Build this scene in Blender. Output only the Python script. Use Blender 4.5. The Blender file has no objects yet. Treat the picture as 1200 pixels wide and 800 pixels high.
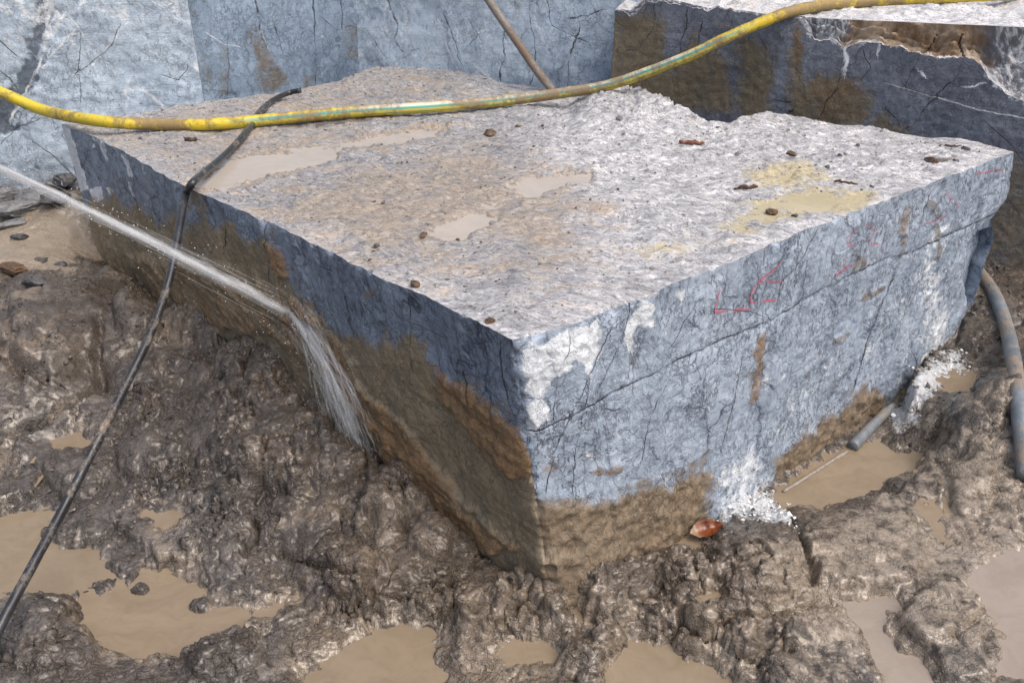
import bpy, math
import numpy as np
R = math.radians
C = bpy.context.scene.collection
S = bpy.context.scene

# ---------------------------------------------------------------- camera
PITCH, FOC, EYE = R(28), 1000.0, np.array([0.0, 0.0, 1.7])      # 1200 px wide picture, focal length in its pixels
cam = bpy.data.objects.new('camera', bpy.data.cameras.new('camera'))
cam.data.sensor_width = 36; cam.data.lens = 36 * FOC / 1200
cam.data.clip_start = .05; cam.data.clip_end = 500
cam.location = EYE; cam.rotation_euler = (R(90) - PITCH, 0, 0)
C.objects.link(cam); S.camera = cam

# ---------------------------------------------------------------- light
SUN_EL, SUN_AZ = 60, 126            # azimuth clockwise from +Y (the view direction)
w = bpy.data.worlds.new('World'); S.world = w; w.use_nodes = True
wn = w.node_tree.nodes; sky = wn.new('ShaderNodeTexSky'); sky.sky_type = 'NISHITA'; sky.sun_disc = False
sky.sun_elevation = R(SUN_EL); sky.sun_rotation = R(SUN_AZ); sky.dust_density = 7.0; sky.air_density = 1.0; sky.ozone_density = 1.0
w.node_tree.links.new(sky.outputs[0], wn['Background'].inputs[0]); wn['Background'].inputs[1].default_value = .15
sun = bpy.data.objects.new('sun', bpy.data.lights.new('sun', 'SUN'))
sun.data.energy = .85; sun.data.angle = R(55); S.cycles.denoising_prefilter = 'NONE'; S.cycles.transparent_max_bounces = 40
sun.data.color = (1, .95, .88)
sun.rotation_euler = (R(90 - SUN_EL), 0, R(180 - SUN_AZ)); C.objects.link(sun)
S.view_settings.view_transform = 'Standard'; S.view_settings.look = 'None'
S.view_settings.exposure = 0.50; S.view_settings.gamma = 1.0

# ---------------------------------------------------------------- numbers
rng = np.random.default_rng(7)
FW = np.array([0, math.cos(PITCH), -math.sin(PITCH)]); UP = np.array([0, math.sin(PITCH), math.cos(PITCH)]); RT = np.array([1.0, 0, 0])
A_ = lambda *a: np.array(a, float)
def ray(x, y): return FW + RT * (x - 600) / FOC + UP * (400 - y) / FOC
def atz(x, y, z): d = ray(x, y); return EYE + d * ((z - EYE[2]) / d[2])
def aty(x, y, Y): d = ray(x, y); return EYE + d * (Y / d[1])
def onplane(x, y, p, n): d = ray(x, y); return EYE + d * (np.dot(p - EYE, n) / np.dot(d, n))
def pix(V):
    q = V - EYE; dep = np.maximum(q @ FW, .05)
    return 600 + FOC * (q @ RT) / dep, 400 - FOC * (q @ UP) / dep
def sstep(a, b, x):
    t = np.clip((x - a) / (b - a), 0, 1); return t * t * (3 - 2 * t)
def _hash(ix, iy, seed):
    h = (ix.astype(np.int64) * 374761393 + iy.astype(np.int64) * 668265263 + seed * 1442695041) & 0xffffffff
    h = ((h ^ (h >> 13)) * 1274126177) & 0xffffffff
    h = ((h ^ (h >> 16)) * 2246822519) & 0xffffffff
    return ((h ^ (h >> 15)) & 0xffffff) / float(0x1000000)
def perlin(x, y, seed=0):
    ix, iy = np.floor(x), np.floor(y); fx, fy = x - ix, y - iy
    def g(a, b):
        t = _hash(ix + a, iy + b, seed) * 6.2831853
        return np.cos(t) * (fx - a) + np.sin(t) * (fy - b)
    u = fx * fx * fx * (fx * (fx * 6 - 15) + 10); v = fy * fy * fy * (fy * (fy * 6 - 15) + 10)
    n0 = g(0, 0) * (1 - u) + g(1, 0) * u; n1 = g(0, 1) * (1 - u) + g(1, 1) * u
    return (n0 * (1 - v) + n1 * v) * 1.4
def fbm(x, y, o=4, seed=0, gain=.5):
    r, a = 0, 1.0
    for k in range(o):
        r = r + a * perlin(x * 2.03 ** k + 17.3 * k, y * 2.03 ** k - 9.1 * k, seed + k); a *= gain
    return r
def ridged(x, y, o=4, seed=0):
    r, a = 0, 1.0
    for k in range(o):
        r = r + a * (1 - 2 * np.abs(perlin(x * 2.1 ** k + 5.3 * k, y * 2.1 ** k, seed + k))); a *= .5
    return r
def worley(x, y, seed=0):
    ix, iy = np.floor(x), np.floor(y)
    f1 = np.full(x.shape, 9.0); f2 = f1.copy(); idn = np.zeros(x.shape)
    for a in (-1, 0, 1):
        for b in (-1, 0, 1):
            cx, cy = ix + a, iy + b
            d = np.hypot(cx + .1 + .8 * _hash(cx, cy, seed) - x, cy + .1 + .8 * _hash(cx, cy, seed + 91) - y)
            closer = d < f1
            f2 = np.where(closer, f1, np.minimum(f2, d)); idn = np.where(closer, _hash(cx, cy, seed + 7), idn); f1 = np.where(closer, d, f1)
    return f1, f2, idn
def sdpoly(px, py, poly, pad=120):
    """signed distance in picture units, positive inside"""
    out = np.full(px.shape, -1e3); P = A_(*poly)
    m = (px > P[:, 0].min() - pad) & (px < P[:, 0].max() + pad) & (py > P[:, 1].min() - pad) & (py < P[:, 1].max() + pad)
    x, y = px[m], py[m]; d = np.full(x.shape, 1e9); ins = np.zeros(x.shape, bool)
    for i in range(len(P)):
        (x0, y0), (x1, y1) = P[i], P[i - 1]
        ex, ey = x1 - x0, y1 - y0; t = np.clip(((x - x0) * ex + (y - y0) * ey) / (ex * ex + ey * ey + 1e-9), 0, 1)
        d = np.minimum(d, np.hypot(x - x0 - t * ex, y - y0 - t * ey))
        c = ((y0 > y) != (y1 > y)) & (x < ex * (y - y0) / (ey + 1e-12 if ey == 0 else ey) + x0); ins ^= c
    out[m] = np.where(ins, d, -d); return out
def dline(px, py, line, pad=60):
    """distance to a polyline in picture units, and the place along it 0..1"""
    out = np.full(px.shape, 1e3); tt = np.zeros(px.shape); P = A_(*line)
    m = (px > P[:, 0].min() - pad) & (px < P[:, 0].max() + pad) & (py > P[:, 1].min() - pad) & (py < P[:, 1].max() + pad)
    x, y = px[m], py[m]; d = np.full(x.shape, 1e3); tq = np.zeros(x.shape); n = len(P) - 1
    for i in range(n):
        (x0, y0), (x1, y1) = P[i], P[i + 1]
        ex, ey = x1 - x0, y1 - y0; t = np.clip(((x - x0) * ex + (y - y0) * ey) / (ex * ex + ey * ey + 1e-9), 0, 1)
        q = np.hypot(x - x0 - t * ex, y - y0 - t * ey); c = q < d
        d = np.where(c, q, d); tq = np.where(c, (i + t) / n, tq)
    out[m] = d; tt[m] = tq; return out, tt
def signed_lines(px, py, L, wob=0):
    """signed distance to the nearest of many thin lines, in line widths / 8, and a closeness 0..1"""
    best = np.full(px.shape, 1e3); sg = np.ones(px.shape); x, y = px + wob, py + .6 * wob
    for pts, wd in L:
        P = A_(*pts)
        for i in range(len(P) - 1):
            (x0, y0), (x1, y1) = P[i], P[i + 1]; ex, ey = x1 - x0, y1 - y0
            t = np.clip(((x - x0) * ex + (y - y0) * ey) / (ex * ex + ey * ey + 1e-9), 0, 1); q = np.hypot(x - x0 - t * ex, y - y0 - t * ey) / wd
            c = q < best; best = np.where(c, q, best); sg = np.where(c, np.sign(ex * (y - y0) - ey * (x - x0) + 1e-9), sg)
    return np.clip(sg * best / 8, -1, 1), np.clip(1 - best / 8, 0, 1)
def resample(P, n):
    P = np.asarray(P, float); s = np.r_[0, np.cumsum(np.linalg.norm(np.diff(P, axis=0), axis=1))]; t = np.linspace(0, s[-1], n)
    return np.stack([np.interp(t, s, P[:, k]) for k in range(P.shape[1])], 1)
def catmull(P, n=12):
    P = np.asarray(P, float); Q = np.vstack([2 * P[0] - P[1], P, 2 * P[-1] - P[-2]]); out = []
    for i in range(1, len(Q) - 2):
        t = np.linspace(0, 1, n, endpoint=False)[:, None]; a, b, c, d = Q[i - 1], Q[i], Q[i + 1], Q[i + 2]
        out.append(.5 * (2 * b + (c - a) * t + (2 * a - 5 * b + 4 * c - d) * t * t + (3 * b - a - 3 * c + d) * t ** 3))
    return np.vstack(out + [P[-1:]])
def gridq(ni, nj, off=0, flip=False):
    i, j = np.meshgrid(np.arange(ni - 1), np.arange(nj - 1), indexing='ij'); a = (i * nj + j).ravel()
    q = np.stack([a, a + nj, a + nj + 1, a + 1], 1); return (q[:, ::-1] if flip else q) + off
def gnormal(G):
    n = np.cross(np.gradient(G, axis=0), np.gradient(G, axis=1)); return n / (np.linalg.norm(n, axis=2, keepdims=True) + 1e-12)

# ---------------------------------------------------------------- objects
def mesh(name, V, F, mats, parent=None, loc=None, mask=None, uv=None, midx=None, smooth=True, **props):
    V = np.asarray(V, float); F = np.asarray(F, np.int32); k = F.shape[1]
    org = np.zeros(3)
    if parent is not None: org = org_of(parent)
    l = np.zeros(3) if loc is None else np.asarray(loc, float) - org
    me = bpy.data.meshes.new(name)
    me.vertices.add(len(V)); me.vertices.foreach_set('co', (V - org - l).astype(np.float32).ravel())
    me.loops.add(F.size); me.loops.foreach_set('vertex_index', F.ravel())
    me.polygons.add(len(F)); me.polygons.foreach_set('loop_start', np.arange(0, F.size, k, dtype=np.int32))
    me.update(calc_edges=True)
    me.polygons.foreach_set('use_smooth', np.full(len(F), smooth))
    for m in (mats if isinstance(mats, (list, tuple)) else [mats]): me.materials.append(m)
    if midx is not None: me.polygons.foreach_set('material_index', np.asarray(midx, np.int32))
    if mask is not None:
        at = me.color_attributes.new('mask', 'FLOAT_COLOR', 'POINT')
        m4 = np.zeros((len(V), 4), np.float32)
        for i, c in enumerate(mask[:4]): m4[:, i] = c
        at.data.foreach_set('color', m4.ravel())
        if len(mask) > 4:
            at = me.color_attributes.new('lines', 'FLOAT_COLOR', 'POINT'); m4 = np.zeros((len(V), 4), np.float32)
            for i, c in enumerate(mask[4:]): m4[:, i] = c
            at.data.foreach_set('color', m4.ravel())
    if uv is not None:
        u = me.uv_layers.new(name='uv'); u.data.foreach_set('uv', np.asarray(uv, np.float32)[F.ravel()].ravel())
    me.validate()
    o = bpy.data.objects.new(name, me); C.objects.link(o); o.location = l
    if parent is not None: o.parent = parent
    for a, b in props.items(): o[a] = b
    return o
def org_of(o):
    r = np.zeros(3)
    while o is not None: r += np.array(o.location); o = o.parent
    return r
def empty(name, loc, **props):
    o = bpy.data.objects.new(name, None); C.objects.link(o); o.location = loc; o.empty_display_size = .1
    for a, b in props.items(): o[a] = b
    return o
def tube(P, rad, ns=14, caps=True, wob=0, seed=0):
    """rings round a path; returns verts, quads, uv (angle in turns, metres along)"""
    P = np.asarray(P, float); n = len(P); T = np.gradient(P, axis=0); T /= np.linalg.norm(T, axis=1, keepdims=True)
    N = np.cross(T, A_(0, 0, 1)); N /= np.linalg.norm(N, axis=1, keepdims=True) + 1e-9; B = np.cross(N, T)
    a = np.linspace(0, 2 * math.pi, ns, endpoint=False); rad = np.broadcast_to(np.asarray(rad, float), (n,))
    s = np.r_[0, np.cumsum(np.linalg.norm(np.diff(P, axis=0), axis=1))]
    rr = rad[:, None] * np.ones(ns)
    if wob:
        AA, SS = np.meshgrid(a, s); rr = rr * (1 + wob * fbm(SS * 22 + 3 * np.cos(AA), 2 * np.sin(AA) + seed, 3, seed))
    V = P[:, None] + rr[..., None] * (np.cos(a)[None, :, None] * N[:, None] + np.sin(a)[None, :, None] * B[:, None])
    i, j = np.meshgrid(np.arange(n - 1), np.arange(ns), indexing='ij'); i, j = i.ravel(), j.ravel(); j2 = (j + 1) % ns
    F = np.stack([i * ns + j, i * ns + j2, (i + 1) * ns + j2, (i + 1) * ns + j], 1)
    V = V.reshape(-1, 3); uv = np.stack([np.tile(a / 6.2831853, n), np.repeat(s, ns)], 1)
    if caps:
        V = np.vstack([V, P[:1], P[-1:]]); c0, c1 = n * ns, n * ns + 1; uv = np.vstack([uv, [[0, 0]], [[0, s[-1]]]])
        j = np.arange(ns); j2 = (j + 1) % ns
        F = np.vstack([F, np.stack([j2, j, np.full(ns, c0), np.full(ns, c0)], 1)[:0]])
        e = (n - 1) * ns
        h = ns // 2
        for k in range(0, ns, 2):
            F = np.vstack([F, [[c0, (k + 2) % ns, k + 1, k]], [[c1, e + k, e + k + 1, e + (k + 2) % ns]]])
    return V, F, uv

# ---------------------------------------------------------------- materials
class G:
    def __init__(s, name):
        s.m = bpy.data.materials.new(name); s.m.use_nodes = True; s.t = s.m.node_tree; s.n = s.t.nodes
        s.b = s.n['Principled BSDF']; s.out = s.n['Material Output']
    def put(s, sock, v):
        if hasattr(v, 'links'): s.t.links.new(v, sock)
        elif isinstance(v, (tuple, list)) and len(v) == 3 and sock.type == 'RGBA': sock.default_value = (*v, 1)
        else: sock.default_value = v
    def node(s, t, **k):
        n = s.n.new('ShaderNode' + t)
        for a, b in k.items(): setattr(n, a, b)
        return n
    def math(s, op, a, b=0.0, c=0.0, clamp=False):
        n = s.node('Math', operation=op, use_clamp=clamp)
        for i, v in enumerate((a, b, c)): s.put(n.inputs[i], v)
        return n.outputs[0]
    def mul(s, a, b): return s.math('MULTIPLY', a, b)
    def add(s, a, b): return s.math('ADD', a, b)
    def sub(s, a, b): return s.math('SUBTRACT', a, b)
    def mx(s, a, b): return s.math('MAXIMUM', a, b)
    def mix(s, f, a, b):
        n = s.node('Mix', data_type='RGBA'); s.put(n.inputs[0], f); s.put(n.inputs[6], a); s.put(n.inputs[7], b); return n.outputs[2]
    def rng(s, v, a, b, c=0.0, d=1.0, smooth=True):
        n = s.node('MapRange', interpolation_type='SMOOTHSTEP' if smooth else 'LINEAR')
        for i, q in enumerate((v, a, b, c, d)): s.put(n.inputs[i], q)
        return n.outputs[0]
    def noise(s, vec, scale, detail=4, rough=.55, dist=0.0, col=False):
        n = s.node('TexNoise'); s.put(n.inputs['Vector'], vec); n.inputs['Scale'].default_value = scale
        n.inputs['Detail'].default_value = detail; n.inputs['Roughness'].default_value = rough; n.inputs['Distortion'].default_value = dist
        return n.outputs['Color' if col else 'Fac']
    def vor(s, vec, scale, feat='DISTANCE_TO_EDGE', out='Distance'):
        n = s.node('TexVoronoi', feature=feat); s.put(n.inputs['Vector'], vec); n.inputs['Scale'].default_value = scale; return n.outputs[out]
    def vmul(s, v, k):
        n = s.node('VectorMath', operation='MULTIPLY'); s.put(n.inputs[0], v); n.inputs[1].default_value = k; return n.outputs[0]
    def vadd(s, a, b):
        n = s.node('VectorMath', operation='ADD'); s.put(n.inputs[0], a); s.put(n.inputs[1], b); return n.outputs[0]
    def warp(s, v, scale, amt, detail=3):
        c = s.noise(v, scale, detail, .6, col=True)
        n = s.node('VectorMath', operation='MULTIPLY_ADD'); s.put(n.inputs[0], c); n.inputs[1].default_value = (amt,) * 3; s.put(n.inputs[2], v); return n.outputs[0]
    def uv(s): return s.node('UVMap', uv_map='uv').outputs[0]
    def obj(s): return s.node('TexCoord').outputs['Object']
    def geo(s): return s.node('NewGeometry').outputs['Position']
    def masks(s, name='mask'):
        a = s.node('Attribute', attribute_name=name); q = s.node('SeparateColor'); s.t.links.new(a.outputs['Color'], q.inputs[0])
        return q.outputs[0], q.outputs[1], q.outputs[2], a.outputs['Alpha']
    def bump(s, h, strength=1.0, dist=.004, prev=None):
        n = s.node('Bump'); n.inputs['Strength'].default_value = strength; n.inputs['Distance'].default_value = dist; s.put(n.inputs['Height'], h)
        if prev is not None: s.put(n.inputs['Normal'], prev)
        return n.outputs[0]
    def done(s, col, rough=.6, normal=None, **k):
        s.put(s.b.inputs['Base Color'], col); s.put(s.b.inputs['Roughness'], rough)
        if normal is not None: s.put(s.b.inputs['Normal'], normal)
        for a, b in k.items(): s.put(s.b.inputs[a.replace('_', ' ')], b)
        return s.m

def stone_mat(name, light, dark, crackc, mudc, mudc2, stain, crk=1.0, rough=.55, fine=1.0, big=2.6, vstretch=.55, mudsoft=1.0):
    """sawn blue-grey stone; masks: R mud, G white, B broad dark zones, A rusty stain; lines: dark and white veins"""
    g = G(name); uv = g.uv(); R_, W_, K_, T_ = g.masks(); sD, cD_, sW, cW = g.masks('lines')
    n1 = g.noise(uv, big, 6, .62, .4); n2 = g.noise(uv, 34, 8, .72); n3 = g.noise(uv, 9, 6, .65, .6); n5 = g.noise(uv, 95, 5, .75)
    saw = g.noise(g.vmul(uv, (4, 170, 1)), 1, 3, .6); saw2 = g.noise(g.vmul(uv, (230, 12, 1)), 1, 2, .6)
    v = g.add(g.add(g.mul(n1, .9), g.mul(n2, .85)), g.add(g.add(g.mul(n3, .55), g.mul(n5, .35)), g.add(g.mul(saw, .30), g.mul(saw2, .12))))
    col = g.mix(g.rng(v, 1.15, 1.95), dark, light)
    col = g.mix(g.mul(g.rng(n5, .58, .76), .6), col, tuple(min(1, c * 1.7 + .05) for c in light))
    wv = g.warp(g.warp(uv, 3.5, .22), 24, .045)
    c1 = g.vor(g.vmul(wv, (1, vstretch, 1)), 4.6); c2 = g.vor(g.vmul(g.vadd(wv, (3.7, 1.2, 0)), (1, .75, 1)), 13); c3 = g.vor(g.vmul(wv, (1.1, .85, 1)), 34); c4 = g.vor(g.vmul(g.warp(uv, 60, .02), (1.2, .9, 1)), 80)
    m1 = g.rng(g.noise(uv, 3.1, 4, .7), .40, .62); m2 = g.rng(g.noise(g.vadd(uv, (8, 3, 0)), 2.8, 5, .7), .34, .56); m3 = g.rng(g.noise(g.vadd(uv, (2, 9, 0)), 4, 5, .75), .34, .56)
    l1 = g.mul(g.rng(c1, .0, .022, 1, 0), m1); l2 = g.mul(g.rng(c2, 0, .045, 1, 0), m2); l3 = g.mul(g.rng(c3, 0, .11, 1, 0), m3); l4 = g.mul(g.rng(c4, 0, .2, 1, 0), g.mul(m2, m3))
    hv = g.vmul(g.warp(uv, 5, .10), (1, .42, 1)); hv2 = g.vmul(g.warp(uv, 9, .06), (1, .7, 1))
    h1 = g.math('ABSOLUTE', g.sub(g.noise(hv, 7, 7, .62, .3), .5)); h2 = g.math('ABSOLUTE', g.sub(g.noise(g.vadd(hv2, (5, 2, 0)), 20, 6, .66, .2), .5))
    q1 = g.mul(g.rng(h1, 0, .016, 1, 0), g.rng(n3, .42, .6)); q2 = g.mul(g.rng(h2, 0, .026, 1, 0), g.rng(g.noise(g.vadd(uv, (1, 6, 0)), 3.4, 5, .72), .36, .56))
    cr = g.mx(g.mx(l1, g.mul(l2, .6)), g.mx(g.mx(g.mul(q1, .95), g.mul(q2, .85)), g.mx(g.mul(l3, .34), g.mul(l4, .18))))
    cr = g.math('MULTIPLY', cr, crk, clamp=True)
    halo = g.mul(g.mul(g.rng(c1, .0, .16, 1, 0), m1), g.mul(n2, .55)); col = g.mix(g.mul(halo, crk), col, tuple(c * 1.6 for c in crackc))
    col = g.mix(g.mul(cr, .78), col, crackc)
    wob = g.add(g.mul(g.sub(n2, .5), .30), g.mul(g.sub(n5, .5), .22))
    ln = g.mul(g.mul(g.rng(g.math('ABSOLUTE', g.add(sD, wob)), .03, .105, 1, 0), g.rng(cD_, .35, .55)), g.rng(g.add(n3, g.mul(g.sub(n5, .5), .6)), .36, .58, .15, 1))
    kk = g.rng(g.add(K_, g.add(g.mul(g.sub(n2, .5), 1.3), g.mul(g.sub(n3, .5), .9))), .35, .85)
    col = g.mix(g.mul(kk, .8), col, tuple(c * .8 for c in crackc))
    tt = g.rng(g.add(T_, g.mul(g.sub(g.add(n3, n2), 1), 1.3)), .25, .9)
    col = g.mix(g.mul(tt, .8), col, g.mix(n2, tuple(c * .6 for c in stain), tuple(c * 1.4 for c in stain)))
    wl = g.mul(g.mul(g.rng(g.math('ABSOLUTE', g.add(sW, g.mul(wob, 1.2))), .06, .17, 1, 0), g.rng(cW, .35, .55)), g.rng(g.add(n3, g.mul(n5, .4)), .5, .8, .1, 1))
    ww = g.mx(g.mul(g.rng(g.add(W_, g.add(g.mul(g.sub(n2, .5), 1.6), g.mul(g.sub(n3, .5), 1.5))), .38, .72), .82), g.mul(wl, .8))
    col = g.mix(ww, col, g.mix(n5, (.55, .61, .67), (.84, .87, .90)))
    mn = g.noise(g.vmul(uv, (1, .30, 1)), 13, 8, .72, .4)
    mm = g.rng(g.add(R_, g.mul(g.add(g.add(g.mul(g.sub(mn, .5), 1.5), g.mul(g.sub(n5, .5), .5)), g.mul(g.sub(n2, .5), 1.4)), mudsoft)), .28, .74)
    mcol = g.mix(g.rng(g.add(g.add(g.mul(n3, .6), g.mul(mn, .6)), g.mul(n5, .25)), .5, .92), mudc2, mudc)
    mcol = g.mix(g.mul(tt, .75), mcol, g.mix(n2, tuple(c * .65 for c in stain), tuple(c * 1.3 for c in stain)))
    mcol = g.mix(g.mul(cr, .5), mcol, tuple(c * .4 for c in mudc2))
    mfac = g.mul(mm, g.rng(R_, .3, 1.0, .55, .93)); col = g.mix(mfac, col, mcol)
    col = g.mix(g.mul(ln, .9), col, tuple(c * .45 for c in crackc))
    h = g.add(g.add(g.mul(n2, .6), g.mul(saw, .35)), g.add(g.mul(n3, .5), g.add(g.add(g.mul(ww, .25), g.mul(n5, .35)), g.mul(mm, g.mul(.8, mn)))))
    h = g.sub(h, g.add(g.mul(cr, .5), g.mul(ln, 1.0)))
    ro = g.rng(g.add(n3, g.mul(mm, .1)), .3, .75, rough - .12, rough + .14)
    return g.done(col, ro, g.bump(h, .85 * fine, .005), Specular_IOR_Level=.45)

def top_mat(name, pale, grey, silt, yellow, warm=.5):
    """rough quarry-floor crust; masks: R silt, G white, B dark debris and painted hose shadow, A yellow silt"""
    g = G(name); uv = g.uv(); R_, W_, K_, T_ = g.masks()
    wv = g.warp(g.warp(uv, 2.0, .30), 12, .05); rot = g.node('Mapping'); g.put(rot.inputs['Vector'], wv); rot.inputs['Rotation'].default_value = (0, 0, .18); rv = rot.outputs[0]
    n1 = g.noise(uv, 1.7, 5, .6, .5); n2 = g.noise(g.vmul(rv, (1, 2.4, 1)), 13, 9, .78, .4); n3 = g.noise(g.vmul(rv, (1, 2.8, 1)), 45, 7, .8, .6); n4 = g.noise(g.vmul(rv, (1, 1.6, 1)), 5, 8, .72, .8); n5 = g.noise(g.vmul(uv, (1, 1.7, 1)), 150, 4, .75)
    rd_ = g.sub(1, g.mul(g.math('ABSOLUTE', g.sub(g.noise(g.vmul(rv, (1, 3.0, 1)), 24, 6, .7, .5), .5)), 7))
    v = g.add(g.add(g.mul(n2, 1.25), g.mul(n3, 1.35)), g.add(-.425, g.mul(n4, .80)))
    v = g.add(v, g.add(0.0, g.add(g.mul(n5, .35), g.mul(g.mx(rd_, 0), .10))))
    v = g.add(v, g.mul(g.sub(W_, .35), .22))
    col = g.mix(g.rng(v, 1.14, 1.72), grey, pale)
    col = g.mix(g.mul(g.rng(v, 1.58, 1.95), .85), col, (.80, .80, .82))
    sm = g.rng(g.add(R_, g.add(g.mul(g.sub(n4, .5), 2.0), g.mul(g.sub(n2, .5), 1.9))), .32, .78)
    col = g.mix(g.mul(sm, .72), col, g.mix(g.rng(n3, .35, .65), tuple(c * .66 for c in silt), tuple(c * 1.25 for c in silt)))
    rust = g.rng(g.add(n4, g.mul(g.sub(n2, .5), .9)), .60, .78)
    col = g.mix(g.mul(g.mul(rust, g.mul(warm, 1.5)), g.rng(R_, .1, .5)), col, (.34, .215, .11))
    ym = g.rng(g.add(T_, g.add(g.mul(g.sub(n4, .5), 1.5), g.mul(g.sub(n2, .5), 1.1))), .4, .7)
    col = g.mix(g.mul(ym, .8), col, g.mix(n2, tuple(c * .8 for c in yellow), tuple(c * 1.15 for c in yellow)))
    col = g.mix(g.mul(g.rng(g.add(n3, g.mul(g.sub(n5, .5), .6)), .36, .50, 1, 0), .7), col, (.10, .093, .09))
    dk = g.mx(g.rng(g.add(n5, g.mul(g.sub(n2, .5), 1.1)), .24, .36, 1, 0), g.rng(g.add(K_, g.mul(g.sub(n3, .5), 2.0)), .5, .8))
    col = g.mix(g.mul(dk, .82), col, (.050, .040, .034))
    h = g.add(g.add(g.mul(n2, .9), g.mul(n3, .55)), g.add(g.mul(n4, .5), g.mul(n5, .2))); h = g.sub(h, g.mul(sm, .2))
    ro = g.rng(g.add(n4, g.mul(sm, -.3)), .05, .75, .32, .70)
    return g.done(col, ro, g.bump(h, .6, .009), Specular_IOR_Level=.5)

def mud_mat(name):
    """masks: R pale silt film, partly painted sky sheen, G white stone dust, B warm (0 grey, 1 brown), A wet"""
    g = G(name); p = g.geo(); R_, W_, K_, T_ = g.masks()
    n1 = g.noise(p, 4.2, 6, .66, .6); n2 = g.noise(p, 26, 6, .64, .5); n3 = g.noise(p, 90, 5, .62, .3); n4 = g.noise(p, 260, 4, .75)
    wv = g.warp(g.warp(p, 22, .035), 90, .010)
    k1 = g.vor(wv, 46); k2 = g.vor(g.vadd(wv, (.3, .7, .2)), 115)
    pm = g.rng(g.noise(p, 7, 4, .65), .42, .60)
    cr1 = g.mul(g.rng(k1, 0, .13, 1, 0), pm); cr2 = g.mul(g.rng(k2, 0, .20, 1, 0), g.rng(g.noise(p, 15, 4, .7), .42, .58))
    v = g.add(g.add(g.mul(n1, 1.3), g.mul(n2, .7)), g.add(g.mul(n3, .5), -.22))
    cold = g.mix(g.rng(v, .82, 1.42), (.060, .052, .046), (.176, .156, .140))
    warm = g.mix(g.rng(v, .82, 1.42), (.090, .070, .051), (.25, .202, .153))
    col = g.mix(g.rng(g.add(K_, g.mul(g.sub(n1, .5), 1.4)), .2, .8), cold, warm)
    soak = g.rng(g.noise(g.vadd(p, (4, 7, 2)), 2.3, 4, .6, .4), .44, .62)
    col = g.mix(g.mul(soak, .62), col, g.mix(n2, (.040, .031, .024), (.085, .066, .050)))
    fm = g.rng(g.add(R_, g.add(g.mul(g.sub(n2, .5), 1.9), g.mul(g.sub(n1, .5), .9))), .35, .9)
    col = g.mix(g.mul(fm, .82), col, g.mix(n3, (.22, .178, .130), (.37, .315, .25)))
    fleck = g.rng(n4, .68, .78); col = g.mix(g.mul(fleck, .5), col, (.42, .41, .40))
    ww = g.mul(g.rng(g.add(W_, g.mul(g.sub(g.add(n2, n3), 1), 1.5)), .35, .85), .92)
    col = g.mix(ww, col, g.mix(n3, (.40, .43, .46), (.72, .75, .78)))
    ro = g.rng(g.add(g.add(n3, g.mul(soak, -.2)), g.mul(T_, -.35)), .05, .75, .24, .66)
    ro = g.add(ro, g.mul(ww, .3))
    h = g.add(g.add(g.mul(n2, 1.2), g.mul(n3, .6)), g.mul(n4, .12)); h = g.sub(h, g.add(g.mul(cr1, .55), g.mul(cr2, .22))); h = g.mul(h, g.rng(R_, .6, 1.2, 1, .45))
    return g.done(col, ro, g.bump(h, .8, .010), Specular_IOR_Level=.5, Coat_Weight=g.mul(g.rng(T_, .2, 1, .5, .9), g.rng(n2, .38, .55)), Coat_Roughness=.13)

def water_mat(name, c1, c2, rough=.04, ripple=.2):
    g = G(name); p = g.geo(); wv = g.warp(p, 3, .5)
    n = g.noise(g.vmul(wv, (1, 2.2, 1)), 5, 6, .6, .5); f = g.noise(wv, 40, 4, .6)
    col = g.mix(g.rng(g.add(n, g.mul(f, .4)), .3, 1.0), c1, c2)
    h = g.mul(g.add(g.noise(p, 26, 3, .5), g.mul(g.noise(p, 90, 2, .5), .4)), g.rng(g.noise(p, 4, 3, .6), .4, .65, .1, 1))
    return g.done(col, g.rng(f, .3, .8, rough, rough + .10), g.bump(h, ripple, .003), IOR=1.33, Specular_IOR_Level=.5)

def plain_mat(name, c1, c2, scale=30, rough=.5, bump=.5, dist=.004, spec=.4):
    g = G(name); p = g.obj(); n = g.noise(p, scale, 6, .65, .3); n2 = g.noise(p, scale * 4, 4, .7)
    return g.done(g.mix(g.rng(g.add(g.mul(n, .7), g.mul(n2, .3)), .34, .66), c1, c2), g.rng(n, .3, .7, rough - .1, rough + .1), g.bump(g.add(n, g.mul(n2, .5)), bump, dist), Specular_IOR_Level=spec)

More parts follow.
